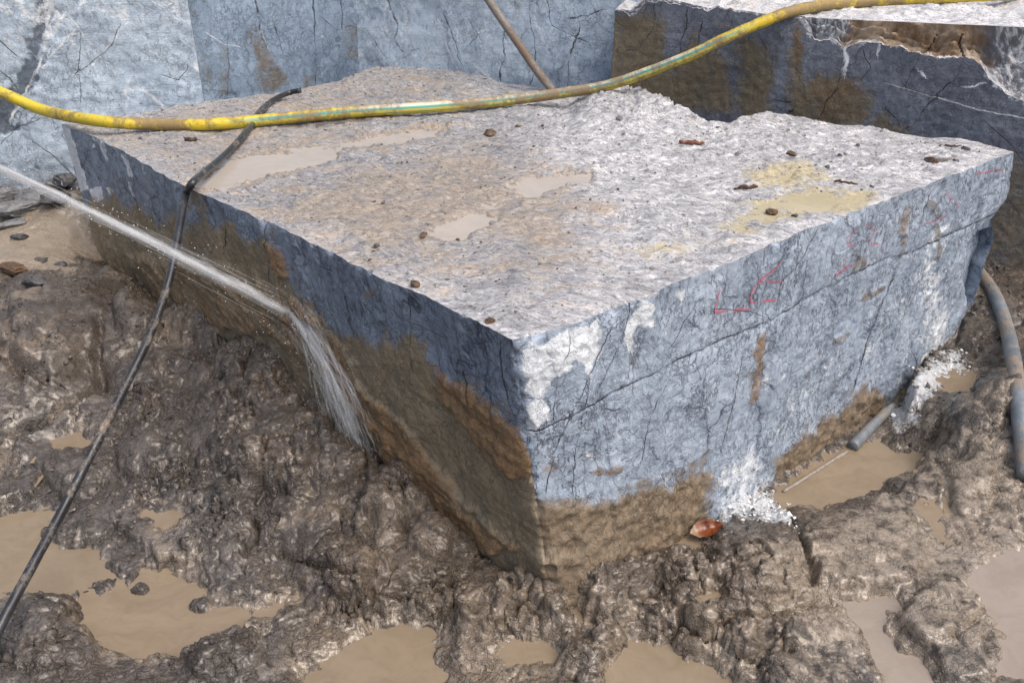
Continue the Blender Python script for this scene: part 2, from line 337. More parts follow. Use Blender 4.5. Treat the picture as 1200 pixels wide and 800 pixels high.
def hose_mat(name, base, base2, mud, stripes=None, amount=.5, rough=.4):
    g = G(name); uv = g.uv(); sx = g.node('SeparateXYZ'); g.t.links.new(uv, sx.inputs[0]); p = g.geo()
    n = g.noise(p, 16, 6, .65, .4); n2 = g.noise(p, 70, 5, .7); n3 = g.noise(p, 3.5, 4, .6)
    col = g.mix(g.rng(n, .35, .65), base, base2)
    if stripes:
        for (c, a, wd, tw, v0, v1) in stripes:
            d = g.math('FRACT', g.add(g.sub(sx.outputs[0], g.mul(sx.outputs[1], tw)), 10.5 - a)); d = g.math('ABSOLUTE', g.sub(d, .5))
            f = g.mul(g.rng(d, wd - .012, wd, 1, 0), g.mul(g.rng(sx.outputs[1], v0, v0 + .25), g.rng(sx.outputs[1], v1 - .25, v1, 1, 0)))
            col = g.mix(g.mul(f, .92), col, c)
    mm = g.rng(g.add(g.add(g.mul(n3, .9), g.mul(n, .6)), g.mul(n2, .4)), 1.13 - amount * .5, 1.34 - amount * .5)
    col = g.mix(g.mul(mm, .88), col, g.mix(n2, tuple(c * .6 for c in mud), tuple(c * 1.3 for c in mud)))
    return g.done(col, g.rng(mm, 0, 1, rough, .65), g.bump(g.add(g.mul(mm, g.add(n2, .3)), g.mul(n2, .2)), .6, .004), Specular_IOR_Level=.5)

BROWN, OLIVE = (.115, .068, .030), (.072, .062, .038)
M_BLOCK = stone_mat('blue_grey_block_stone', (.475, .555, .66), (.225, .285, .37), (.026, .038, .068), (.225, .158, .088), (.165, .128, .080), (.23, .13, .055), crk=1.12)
M_BLOCKL = stone_mat('wet_shade_toned_stone', (.32, .39, .485), (.15, .19, .255), (.020, .028, .048), (.30, .225, .130), (.21, .18, .118), (.235, .130, .056), crk=1.15, rough=.45)  # same stone as M_BLOCK, wet, with the left side's shade in its colour
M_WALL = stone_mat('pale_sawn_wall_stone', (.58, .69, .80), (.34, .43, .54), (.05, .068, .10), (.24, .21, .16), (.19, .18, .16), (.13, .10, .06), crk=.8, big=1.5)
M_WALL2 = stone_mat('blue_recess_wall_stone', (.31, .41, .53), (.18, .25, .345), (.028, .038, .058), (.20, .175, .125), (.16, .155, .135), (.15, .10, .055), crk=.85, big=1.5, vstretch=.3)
M_DARK = stone_mat('dark_wet_stone', (.165, .19, .24), (.085, .102, .138), (.016, .020, .030), (.150, .118, .072), (.105, .09, .06), (.14, .085, .045), crk=.9, rough=.45, vstretch=.4, mudsoft=1.5)
M_TOP = top_mat('block_top_crust', (.395, .405, .425), (.125, .127, .137), (.31, .25, .18), (.42, .36, .20))
M_TOP2 = top_mat('ledge_top_crust', (.52, .53, .55), (.22, .23, .25), (.40, .34, .26), (.5, .42, .2), warm=.2)
M_SCARP = plain_mat('fresh_brown_break', (.17, .10, .05), (.44, .34, .24), 9, .7, .9, .02)
M_MUD = mud_mat('wet_mud')
M_WATER = water_mat('muddy_water', (.185, .145, .100), (.245, .198, .142))
M_WATERP = water_mat('silty_water_sky_sheen', (.225, .190, .158), (.285, .245, .208))  # silty water, paled to put the reflected sky into its colour
M_WATERT = water_mat('rain_puddle_on_stone', (.34, .31, .275), (.41, .375, .335), .05, .08)  # lightened: reflected sky and wall are painted into the base colour
M_YELLOW = water_mat('yellow_silt_puddle', (.36, .315, .195), (.43, .385, .26), .10, .1)

# ---------------------------------------------------------------- main block geometry
Z0 = .75
AB = [(600, 398), (540, 366), (470, 336), (420, 313), (385, 295), (350, 277), (300, 254), (240, 229), (200, 210), (150, 181), (110, 160), (72, 146)]
AD = [(600, 398), (650, 387), (700, 369), (760, 346), (800, 328), (850, 310), (900, 288), (950, 268), (1000, 249), (1050, 230), (1100, 211), (1150, 193), (1188, 178)]
BC = [(72, 146), (110, 141), (170, 131), (250, 118), (330, 108), (390, 97), (430, 84)]
DC = [(1188, 178), (1160, 170), (1130, 163), (1080, 160), (1020, 150), (960, 143), (900, 140), (850, 147), (800, 142), (765, 127), (735, 116), (700, 112), (640, 105), (560, 92), (520, 84), (430, 84)]
NU, NV, NT = 430, 470, 190
w3 = lambda L: np.array([atz(x, y, Z0) for x, y in L])
pAB, pAD, pBC, pDC = resample(w3(AB), NV), resample(w3(AD), NU), resample(w3(BC), NU), resample(w3(DC), NV)
pA, pB, pD = pAB[0], pAB[-1], pAD[-1]
for P_, sd in ((pAB, 3), (pAD, 5), (pBC, 8), (pDC, 9)):            # ragged edges
    s = np.linspace(0, 3, len(P_)); e = np.minimum(1, np.minimum(s, 3 - s) * 8)
    a = .010 if sd in (3, 5) else .03
    P_[:, 0] += a * e * fbm(s * 7, s * 0 + sd, 4, sd); P_[:, 1] += a * e * fbm(s * 7, s * 0 + sd + 30, 4, sd)
u = np.linspace(0, 1, NU)[:, None, None]; v = np.linspace(0, 1, NV)[None, :, None]
T = (1 - v) * pAD[:, None] + v * pBC[:, None] + (1 - u) * pAB[None] + u * pDC[None] \
    - ((1 - u) * (1 - v) * pA + (1 - u) * v * pB + u * (1 - v) * pD + u * v * pBC[-1])
tx, ty = T[..., 0], T[..., 1]; tpx, tpy = pix(T.reshape(-1, 3)); tpx, tpy = tpx.reshape(NU, NV), tpy.reshape(NU, NV)
edge = np.minimum(np.minimum(u[..., 0], 1 - u[..., 0]), np.minimum(v[..., 0], 1 - v[..., 0])) * np.ones((NU, NV))
rel = .013 * fbm(tx * 3, ty * 3, 4, 21) + .006 * fbm(tx * 14, ty * 20, 4, 25) + .004 * ridged(tx * 24 + fbm(tx * 5, ty * 5, 2, 2), ty * 38, 3, 28)
hump = .075 * sstep(-34, 10, sdpoly(tpx, tpy, [(690, 140), (700, 118), (740, 112), (790, 125), (800, 142), (750, 150)])) + .02 * sstep(-25, 5, sdpoly(tpx, tpy, [(800, 142), (900, 138), (960, 143), (960, 152), (860, 154)])) + .03 * sstep(-30, 10, sdpoly(tpx, tpy, [(420, 95), (440, 84), (530, 84), (560, 96), (500, 104)]))
bm1, bm2, bid = worley(tx * 26, ty * 30, 3)
hump = hump * (1 + .22 * fbm(tx * 20, ty * 20, 3, 5)) + .007 * np.sqrt(np.clip(1 - (bm1 / .6) ** 2, 0, 1)) * sstep(.55, .8, bid) * sstep(-60, 20, sdpoly(tpx, tpy, [(640, 190), (620, 110), (760, 108), (1100, 160), (1170, 190), (1000, 215), (760, 200)]))
rel = (rel + hump) * np.clip(edge * 60, .12, 1)
TOPP = {   # puddles on the block: outline, label
 'long': [(224, 217), (258, 194), (300, 180), (360, 175), (398, 173), (390, 186), (334, 200), (288, 214), (240, 222)],
 'far': [(402, 168), (450, 159), (522, 149), (508, 157), (470, 167), (430, 172)],
 'mid': [(498, 276), (530, 258), (570, 249), (584, 257), (540, 280)],
 'small': [(592, 220), (620, 208), (650, 205), (692, 203), (690, 212), (628, 226)],
 'y1': [(872, 207), (905, 196), (950, 197), (968, 206), (920, 219)],
 'y2': [(872, 243), (930, 228), (1000, 225), (1024, 233), (1010, 244), (950, 247), (890, 252)],
 'y3': [(838, 264), (880, 254), (906, 260), (870, 273)],
}
pud = {}
for k, poly in TOPP.items():
    s_ = sdpoly(tpx, tpy, poly) + (8 if k[0] == 'y' else 4) * fbm(tx * 8, ty * 13, 4, 33) + 3 * fbm(tx * 36, ty * 50, 2, 35) - (8 if k[0] == 'y' else 0)
    t_ = sstep(-5, 4, s_); pud[k] = s_; rel = rel * (1 - t_) + (-.016) * t_
T[..., 2] += rel
tn = gnormal(T)
tn[tn[..., 2] < 0] *= -1
T[..., :2] += .5 * (tn[..., :2] * (.004 * fbm(tx * 30, ty * 30, 2, 50))[..., None]) * np.clip(edge * 60, 0, 1)[..., None]

ZB = -.42
def side(topline, offs, seed, amp=.010, bow=0):
    """skin from a top edge down to ZB, leaning by offs over the block's height"""
    n = len(topline); t = np.linspace(0, 1, NT); s = np.linspace(0, 1, n)
    off = np.array([np.interp(s, [0, 1], [offs[0][k], offs[1][k]]) for k in (0, 1)]).T
    zz = topline[:, None, 2] * (1 - t) + ZB * t; f = (Z0 - zz) / .75
    G_ = np.zeros((n, NT, 3)); G_[..., 2] = zz
    G_[..., :2] = topline[:, None, :2] + off[:, None] * f[..., None]
    L = np.linalg.norm(topline[-1] - topline[0]); S_, Z_ = np.meshgrid(s * L, zz[0], indexing='ij')
    nm = gnormal(G_); ctr = A_(0.2, 3.4, 0)
    if ((nm * (G_ - ctr)).sum(2)).mean() < 0: nm = -nm
    e = np.clip(np.minimum(np.minimum(s, 1 - s)[:, None] * 40, t[None] * 30), 0, 1)
    d = amp * (.7 * fbm(S_ * 2.2, Z_ * 2.2, 4, seed) + .45 * fbm(S_ * 9, Z_ * 7, 4, seed + 9)) * e
    return G_, nm, S_, Z_, d, e
RG, rn, rS, rZ, rd, re = side(np.array(T[:, 0]), ((.10, -.01), (0, 0)), 61)
LG, ln, lS, lZ, ld, le = side(np.array(T[0, :]), ((.10, -.01), (.03, 0)), 71)
BG, bn, bS, bZ, bd, be = side(np.array(T[:, -1]), ((.03, 0), (0, 0)), 81, .02)
DG, dn, dS, dZ, dd, de = side(np.array(T[-1, :]), ((0, 0), (0, 0)), 91, .02)
flat = lambda G_: tuple(a.reshape(G_.shape[:2]) for a in pix(G_.reshape(-1, 3)))
def polys(px, py, L, soft=10, wob=0):
    r = np.zeros(px.shape)
    for q in L: r = np.maximum(r, sstep(-soft, soft, sdpoly(px, py, q) + wob))
    return r
def lines(px, py, L, wob=0):
    """(points, width) list -> 0..1"""
    r = np.zeros(px.shape)
    for pts, wd in L:
        d, _ = dline(px + wob, py + wob * .6, pts); r = np.maximum(r, 1 - sstep(wd * .55, wd * 1.5, d))
    return r
# right (lit) face
rpx, rpy = flat(RG); rw = 7 * fbm(rS * 9, rZ * 9, 4, 12); rw2 = 3.5 * fbm(rS * 16, rZ * 16, 3, 14)
r_mud = polys(rpx, rpy, [[(560, 560), (625, 578), (650, 586), (700, 584), (760, 567), (800, 556), (826, 549), (834, 556), (834, 610), (810, 650), (760, 760), (600, 800)],
    [(836, 640), (870, 610), (905, 570), (902, 540), (930, 515), (965, 488), (990, 468), (1000, 455), (1030, 450), (1040, 470), (1060, 480), (1050, 560), (900, 760)],
    [(1120, 395), (1150, 370), (1150, 460), (1110, 460)]], 17, rw * 1.2)
r_mud = np.maximum(r_mud, .62 * lines(rpx, rpy, [([(893, 392), (888, 440), (882, 470)], 6), ([(1064, 243), (1060, 258), (1056, 272)], 5), ([(1003, 314), (1010, 306)], 6), ([(1093, 240), (1100, 252)], 6), ([(1014, 350), (1035, 337)], 4), ([(980, 400), (995, 392)], 4), ([(1098, 265), (1101, 300)], 4), ([(1060, 275), (1055, 300)], 2.5)], rw2))
r_mud = np.maximum(r_mud, .55 * polys(rpx, rpy, [[(638, 545), (650, 535), (658, 548)], [(695, 552), (715, 540), (735, 545), (715, 558)], [(735, 425), (745, 415), (750, 430)], [(890, 410), (897, 400), (890, 450), (880, 475), (878, 440)], [(690, 575), (730, 570), (770, 555), (800, 545), (830, 525), (830, 550), (760, 575)], [(724, 484), (732, 480), (730, 488)], [(700, 500), (708, 498), (704, 506)], [(782, 380), (792, 376), (790, 386)], [(848, 330), (856, 326), (854, 336)], [(806, 505), (814, 502), (812, 510)], [(940, 440), (950, 434), (948, 444)], [(866, 492), (872, 488), (872, 496)]], 5, rw2))
r_white = polys(rpx, rpy, [[(613, 412), (640, 395), (668, 390), (700, 374), (703, 412), (692, 440), (675, 425), (655, 440), (640, 462), (628, 470), (616, 458)], [(618, 470), (636, 466), (640, 490), (625, 505), (612, 500)], [(735, 372), (760, 350), (772, 355), (766, 375), (775, 382), (745, 386), (738, 408), (730, 398)], [(655, 455), (668, 452), (664, 468)], [(795, 345), (802, 340), (800, 356)]], 9, rw2 * 1.6)
r_white = np.maximum(r_white, .62 * polys(rpx, rpy, [[(1085, 262), (1112, 262), (1108, 330), (1118, 400), (1125, 430), (1080, 475), (1040, 475), (1062, 440), (1076, 390), (1070, 330)], [(838, 540), (868, 520), (905, 535), (905, 575), (880, 620), (835, 615)]], 26, rw * 1.3))
r_white = np.maximum(r_white, .30 * polys(rpx, rpy, [[(860, 430), (960, 400), (1060, 320), (1080, 380), (1000, 455), (900, 530), (860, 520)], [(640, 480), (700, 470), (760, 500), (740, 560), (660, 560)]], 40))
CR = [([(612, 512), (640, 500), (672, 486), (700, 471), (733, 452), (760, 441), (800, 420), (838, 403), (870, 389), (905, 375), (935, 356), (962, 340), (1000, 322), (1040, 304), (1072, 294), (1095, 283), (1150, 258), (1166, 250)], 1.5),
      ([(715, 385), (702, 415), (690, 440), (676, 470), (660, 505), (648, 540), (640, 575)], 1.1), ([(690, 445), (684, 480), (676, 530), (672, 580)], .9), ([(668, 395), (652, 440), (648, 500)], .7),
      ([(770, 470), (758, 500), (752, 540), (735, 572)], .8), ([(920, 318), (915, 340), (909, 372)], 1.0), ([(1050, 315), (1030, 360), (1012, 410), (998, 460)], 1.2), ([(838, 362), (880, 365), (905, 375)], .8), ([(958, 268), (940, 300), (920, 330)], .7), ([(1092, 225), (1075, 275), (1064, 300)], .8), ([(820, 350), (790, 400), (770, 440)], .7), ([(870, 420), (860, 470), (845, 530)], .8), ([(740, 350), (728, 400), (700, 460)], .8)]
r_crk = .42 * polys(rpx, rpy, [[(612, 505), (690, 470), (740, 500), (700, 590), (640, 590)], [(700, 400), (760, 380), (800, 420), (700, 460)], [(820, 340), (960, 290), (980, 320), (860, 380)]], 30, rw)
r_ln = signed_lines(rpx, rpy, CR, rw2 * .35)
r_st = .55 * polys(rpx, rpy, [[(630, 548), (650, 536), (660, 550), (645, 560)], [(690, 555), (715, 542), (735, 546), (715, 560)], [(1058, 246), (1068, 242), (1066, 272), (1056, 270)], [(885, 392), (895, 392), (890, 470), (878, 470)]], 5, rw2)
rd = rd + .010 * r_mud * (.6 + fbm(rS * 20, rZ * 20, 3, 4)) * re - .002 * lines(rpx, rpy, [(CR[0][0], 2.0)], rw2 * .35) * re + .004 * r_white * fbm(rS * 40, rZ * 40, 3, 8) * re + .0025 * fbm(rS * 45, rZ * 45, 3, 18) * re
rd = rd + .018 * sstep(.3, .9, r_white) * sstep(1030, 1090, rpx) * np.maximum(0, fbm(rS * 22, rZ * 18, 3, 41)) * re
RG += rn * rd[..., None]
# left (shaded, muddy) face
lpx, lpy = flat(LG); lw = 9 * fbm(lS * 6, lZ * 6, 4, 15); lw2 = 4 * fbm(lS * 15, lZ * 15, 3, 17)
l_mud = polys(lpx, lpy, [[(60, 240), (120, 232), (180, 250), (205, 262), (250, 262), (310, 278), (326, 285), (345, 330), (380, 375), (400, 392), (450, 400), (475, 408), (510, 425), (540, 445), (575, 470), (608, 500), (640, 590), (700, 760), (400, 800), (40, 500)]], 20, lw * 1.6 + 10 * fbm((lS + .5 * lZ) * 9, (lZ - .5 * lS) * 2, 4, 31))
l_mud = np.maximum(l_mud, .6 * lines(lpx, lpy, [([(205, 262), (232, 225), (238, 250)], 6), ([(325, 280), (318, 268)], 6), ([(432, 340), (430, 350)], 5), ([(497, 398), (499, 412)], 4)], lw2))
l_st = .9 * polys(lpx, lpy, [[(505, 424), (540, 444), (575, 470), (608, 502), (622, 560), (600, 560), (560, 520), (520, 470)], [(345, 350), (362, 362), (430, 450), (520, 555), (600, 640), (580, 650), (480, 570), (400, 460)], [(312, 283), (330, 285), (345, 330), (330, 320)]], 8, lw)
l_st = np.maximum(l_st, .55 * polys(lpx, lpy, [[(150, 300), (250, 300), (330, 340), (400, 460), (330, 400), (200, 390)]], 14, lw))
l_white = np.maximum(1.35 * polys(lpx, lpy, [[(70, 144), (82, 150), (92, 185), (103, 222), (95, 224)], [(105, 222), (118, 218), (122, 232), (112, 238)], [(124, 220), (131, 222), (129, 230)]], 2.5, lw2 * .4), .62 * lines(lpx, lpy, [([(118, 165), (126, 186)], 3), ([(145, 182), (154, 205)], 3), ([(108, 150), (112, 172)], 4), ([(165, 192), (170, 205)], 2), ([(152, 215), (157, 230)], 2)], lw2))
l_ln = signed_lines(lpx, lpy, [([(312, 255), (313, 275), (315, 330)], 1.0), ([(480, 350), (481, 380), (482, 430)], 1.0), ([(530, 370), (540, 420), (552, 470)], 1.2), ([(585, 400), (588, 440), (600, 480)], 1.4), ([(560, 470), (570, 455), (590, 470)], .8), ([(400, 330), (410, 370), (404, 400)], .8), ([(262, 245), (264, 290)], .9), ([(440, 330), (445, 352), (470, 372), (520, 395)], .7), ([(350, 285), (355, 300), (390, 318)], .7)], lw2 * .6)
dg = lS * .8 - lZ * 1.0
ld = ld + .016 * l_mud * (.4 + ridged(lS * 2.2 + lZ * 1.2, (lZ - lS * .25) * 9, 4, 24) * .5) * le * sstep(.6, 1, l_st + .4 * l_mud) + .012 * sstep(.3, .9, l_st) * np.maximum(0, fbm(lS * 18, lZ * 14, 4, 44)) * le + .002 * fbm(lS * 45, lZ * 45, 3, 19) * le
LG += ln * ld[..., None]
BG += bn * bd[..., None]; DG += dn * dd[..., None]
# the near corner: worn, chipped, and swollen with mud towards the foot
for G_, s_ax in ((RG, rS), (LG, lS)):
    z_ = G_[..., 2]; am = .006 + .020 * sstep(.35, .0, z_); wv_ = am * (fbm(z_ * 11, z_ * 0 + 2, 4, 66) + .4 * sstep(.4, 0, z_)) * sstep(.75, .68, z_)
    G_ += A_(-.06, -1, 0) * (wv_ * np.exp(-s_ax / .10) - .016 * np.exp(-s_ax / .012) * sstep(.75, .70, z_) * (1 + .8 * fbm(z_ * 25, z_ * 0, 3, 67)))[..., None]
# the far right corner: an overhanging lip, a notch, then a hollow shell-like break
ZK = [-.5, 0, .08, .16, .24, .33, .40, .445, .475, .505, .535, .60, .68, .75]; SK = [0, -.01, .02, .03, .02, .045, .03, -.03, -.035, .01, .06, .05, .03, 0]
fdv = A_(.78, .625, 0); sc = polys(rpx, rpy, [[(1132, 290), (1150, 272), (1185, 262), (1190, 410), (1118, 412), (1136, 372), (1128, 330)]], 3.5, rw2 * .5)
RG += fdv * (np.interp(RG[..., 2] + .012 * fbm(rZ * 14, rZ * 0, 3, 9), ZK, SK) * sstep(.80, 1.0, np.linspace(0, 1, NU))[:, None] + .012 * fbm(rZ * 18, rS * 3, 4, 19) * sstep(.93, 1, np.linspace(0, 1, NU))[:, None] * sstep(.75, .7, RG[..., 2]))[..., None]
RG -= A_(.62, -.78, 0) * (.06 * sc * sstep(.86, 1, np.linspace(0, 1, NU))[:, None])[..., None]
DG += fdv * (np.interp(DG[..., 2] + .012 * fbm(rZ[-1:] * 14, rZ[-1:] * 0, 3, 9), ZK, SK) * sstep(.25, 0, np.linspace(0, 1, NV))[:, None])[..., None]
# broken corners and chips: balls bitten out of every skin alike
BALLS = []
cD = np.array([pD[0], pD[1]])
for (px_, py_, r_, gx, gy) in [(1196, 245, .085, .05, -.01), (1183, 262, .06, .03, -.02), (1172, 300, .05, .03, 0), (1158, 352, .07, .045, 0), (1148, 396, .07, .045, -.01)]:
    q = onplane(px_, py_, pD, A_(.62, -.78, 0)); BALLS.append((q + A_(gx, gy, 0), r_))
for k in range(7): BALLS.append((A_(-.01 + .13 * k / 7, 1.795 - rng.uniform(.028, .05), .70 - k * .115 + rng.uniform(-.03, .03)), rng.uniform(.03, .055)))
for L_, n_ in ((AD, 22), (AB, 22)):
    P3 = w3(L_)
    for k in range(n_):
        t_ = rng.uniform(.04, .97) * (len(P3) - 1); i_ = int(t_); q = P3[i_] * (1 - t_ + i_) + P3[i_ + 1] * (t_ - i_)
        r_ = rng.uniform(.02, .055); o_ = A_(.62, -.78, 0) if L_ is AD else A_(-.7, -.71, 0)
        BALLS.append((q + (o_ * rng.uniform(.5, .8) + A_(0, 0, rng.uniform(.3, .75))) * r_ * 1.02, r_))
def bite(G_):
    sh = G_.shape; V = G_.reshape(-1, 3); bitten = np.zeros(len(V))
    for c, r_ in BALLS:
        d = V - c; m = np.hypot(np.hypot(d[:, 0], d[:, 1]), d[:, 2])
        m_ = m < r_
        if m_.any():
            V[m_] = c + d[m_] / m[m_][:, None] * r_; bitten[m_] = 1
    return V.reshape(sh), bitten.reshape(sh[:2])
T, tb = bite(T); RG, rb = bite(RG); LG, lb = bite(LG); BG, _ = bite(BG); DG, db = bite(DG)
# top masks
t_silt = .18 + .55 * polys(tpx, tpy, [[(420, 310), (260, 235), (420, 190), (560, 160), (660, 200), (720, 250), (620, 300), (480, 320)]], 60) + .25 * polys(tpx, tpy, [[(740, 300), (640, 350), (560, 340), (640, 280)]], 40) - .22 * polys(tpx, tpy, [[(640, 140), (760, 105), (1190, 160), (1190, 190), (1000, 240), (760, 260), (700, 200)]], 40)
t_silt += .35 * polys(tpx, tpy, [[(60, 150), (300, 100), (430, 84), (520, 84), (560, 110), (420, 160), (220, 210)]], 25)
t_white = .35 + .40 * polys(tpx, tpy, [[(620, 200), (640, 130), (760, 105), (1190, 160), (1190, 190), (900, 300), (700, 330)]], 50) + .55 * polys(tpx, tpy, [[(350, 275), (385, 262), (412, 266), (408, 290), (385, 292)], [(600, 396), (560, 376), (640, 386)]], 6, 4 * fbm(tx * 14, ty * 14, 3, 3)) + .25 * sstep(.018, .0, edge) * (u[..., 0] < .9)  # sky sheen on the right half painted in white, besides real white patches
t_debris_shade = .75 * polys(tpx, tpy, [[(566, 157), (574, 150), (584, 158), (575, 162)], [(920, 188), (930, 180), (938, 186)], [(1088, 192), (1120, 186), (1118, 192)], [(300, 150), (420, 138), (520, 130), (420, 146), (340, 153)]], 3.5, 3 * fbm(tx * 16, ty * 16, 3, 6)) + .4 * polys(tpx, tpy, [[(1060, 165), (1150, 165), (1150, 195), (1070, 185)]], 20)  # long strip is the hose's shadow painted below it, besides debris
t_white -= .30 * polys(tpx, tpy, [[(60, 146), (430, 84), (560, 92), (640, 140), (600, 220), (420, 300), (240, 228)]], 40, 10 * fbm(tx * 3, ty * 3, 3, 77))
t_yel = np.zeros((NU, NV))
for k in pud:
    t_silt = np.maximum(t_silt, .9 * sstep(-14, 2, pud[k])) if not k.startswith('y') else t_silt
    if k.startswith('y'): t_yel = np.maximum(t_yel, .70 * sstep(-34, 0, pud[k]))
t_yel = np.maximum(t_yel, .46 * polys(tpx, tpy, [[(720, 290), (830, 240), (880, 185), (1030, 200), (1040, 240), (900, 285), (780, 320)]], 30))

BUV = lambda S_, Z_, k: np.stack([S_ + k * 13.7, Z_ + k * 5.1], 2).reshape(-1, 2)
def stackmesh(name, parts, **k):
    """parts: (grid, flip, uv, masks, material slot)"""
    V, F, UV, MI, MK, off = [], [], [], [], [], 0
    for G_, fl, uv_, mk, mi in parts:
        V.append(G_.reshape(-1, 3)); f = gridq(G_.shape[0], G_.shape[1], off, fl); F.append(f); UV.append(uv_); MI.append(np.full(len(f), mi))
        if len(mk) == 4: mk = tuple(mk) + (1, 0, 1, 0)
        MK.append(np.stack([np.broadcast_to(m, G_.shape[:2]).ravel() for m in mk], 1)); off += G_.shape[0] * G_.shape[1]
    return mesh(name, np.vstack(V), np.vstack(F), k.pop('mats'), uv=np.vstack(UV), midx=np.concatenate(MI), mask=np.vstack(MK).T, **k)
block = empty('stone_block', (0.2, 3.0, ZB), label='big rectangular blue-grey stone block with a wet crusted top, lying in mud', category='stone block')
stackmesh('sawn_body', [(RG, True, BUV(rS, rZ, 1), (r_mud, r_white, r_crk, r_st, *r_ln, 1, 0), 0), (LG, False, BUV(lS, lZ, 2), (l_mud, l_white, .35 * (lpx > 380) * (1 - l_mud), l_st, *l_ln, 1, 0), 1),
    (BG[::6], False, BUV(bS, bZ, 3)[:].reshape(NU, NT, 2)[::6].reshape(-1, 2), (0, 0, 0, 0), 0), (DG[::3], True, BUV(dS, dZ, 4).reshape(NV, NT, 2)[::3].reshape(-1, 2), (0, .2, .1 * db[::3], 0), 0)], mats=[M_BLOCK, M_BLOCKL], parent=block)
stackmesh('crusted_top', [(T, False, T[..., :2].reshape(-1, 2), (np.clip(t_silt, 0, 1), np.clip(t_white, 0, 1), np.clip(t_debris_shade, 0, 1), np.clip(t_yel, 0, 1)), 0)], mats=[M_TOP], parent=block)
for k, s_ in pud.items():
    m = s_ > -9; i0, i1 = np.where(m.any(1))[0][[0, -1]]; j0, j1 = np.where(m.any(0))[0][[0, -1]]
    sub = T[i0:i1 + 1, j0:j1 + 1].copy(); sub[..., 2] = Z0 - .0065 + .0008 * list(pud).index(k); q = gridq(*sub.shape[:2]); mm = m[i0:i1 + 1, j0:j1 + 1].ravel(); q = q[mm[q].any(1)]
    mesh('yellow_puddle' if k.startswith('y') else 'rain_puddle', sub.reshape(-1, 3), q, M_YELLOW if k.startswith('y') else M_WATERT, kind='structure')
# red paint: thin dry strokes on the lit face
def face_point(x, y):
    k = np.argmin((fx - x) ** 2 + (fy - y) ** 2); return RG.reshape(-1, 3)[k]
fx, fy = pix(RG.reshape(-1, 3))
g_ = G('red_paint'); n_ = g_.noise(g_.geo(), 90, 5, .7); g_.done(g_.mix(n_, (.45, .06, .10), (.62, .16, .22)), .7)
tr = g_.node('BsdfTransparent'); ms = g_.node('MixShader'); g_.t.links.new(g_.rng(n_, .36, .62, .15, 1), ms.inputs[0]); g_.t.links.new(tr.outputs[0], ms.inputs[1]); g_.t.links.new(g_.b.outputs[0], ms.inputs[2]); g_.t.links.new(ms.outputs[0], g_.out.inputs[0]); M_RED = g_.m
for pts, wd in [([(842, 339), (839, 352), (837, 364), (850, 363), (864, 362), (878, 360)], .0035), ([(914, 306), (903, 318), (892, 325), (887, 331), (882, 340), (879, 351), (882, 354), (894, 352), (908, 352)], .0035), ([(888, 331), (900, 329), (916, 331)], .003), ([(978, 322), (988, 315), (999, 309)], .0035), ([(1014, 262), (1024, 270), (1018, 284), (1030, 286)], .0022), ([(1000, 290), (992, 280), (1003, 268)], .0022), ([(1143, 204), (1156, 201), (1166, 199), (1174, 200)], .003), ([(1108, 222), (1112, 232), (1122, 240)], .0022), ([(1082, 262), (1096, 258), (1108, 254)], .0022), ([(990, 302), (986, 318)], .002)]:
    c = catmull([face_point(*p) for p in pts], 8); c += A_(.62, -.78, 0) * .0035
    d = np.gradient(c, axis=0); d /= np.linalg.norm(d, axis=1, keepdims=True) + 1e-9; sd = np.cross(d, A_(.62, -.78, 0)); wv_ = wd * (1 + .35 * fbm(np.arange(len(c)) * .37, np.zeros(len(c)) + pts[0][0], 2, 3))
    P2 = np.stack([c + sd * wv_[:, None], c - sd * wv_[:, None]], 1)
    mesh('paint_stroke', P2.reshape(-1, 3), gridq(len(c), 2), M_RED, parent=block)

# ---------------------------------------------------------------- quarry walls
def wall(name, p0, p1, z0, z1, n_s, n_z, mat, fn, seed, depth=.5, amp=.02, **k):
    """thick upright slab with its sawn face towards the camera; fn(px, py, S, Z) -> masks, relief"""
    p0, p1 = A_(*p0), A_(*p1); L = np.linalg.norm(p1 - p0); s = np.linspace(0, 1, n_s); z = np.linspace(z0, z1, n_z)
    Gd = np.zeros((n_s, n_z, 3)); Gd[..., :2] = (p0 + (p1 - p0) * s[:, None])[:, None]; Gd[..., 2] = z[None]
    S_, Z_ = np.meshgrid(s * L, z, indexing='ij'); px_, py_ = flat(Gd); mk, d = fn(px_, py_, S_, Z_)
    nrm = A_((p1 - p0)[1], -(p1 - p0)[0]) / L; d = d + amp * fbm(S_ * 1.4, Z_ * 1.4, 5, seed)
    Gd[..., :2] += nrm * d[..., None]
    bk = np.zeros((n_s, 2, 3)); bk[:, 0] = Gd[:, -1]; bk[:, 1] = Gd[:, -1]; bk[:, 1, :2] -= nrm * depth
    ends = []
    for e in (0, -1):
        q = np.zeros((2, n_z, 3)); q[0] = Gd[e]; q[1] = Gd[e]; q[1, :, :2] = (p0 if e == 0 else p1) - nrm * depth; ends.append(q)
    z4 = (0, .1, 0, 0)
    return stackmesh(name, [(Gd, False, BUV(S_, Z_, seed), mk, 0), (bk, False, BUV(bk[..., 0], bk[..., 1], seed), z4, 0), (ends[0], True, BUV(ends[0][..., 1], ends[0][..., 2], seed), (.3, .1, 0, 0), 0), (ends[1], False, BUV(ends[1][..., 1], ends[1][..., 2], seed), (.3, .1, 0, 0), 0)], mats=[mat], **k)
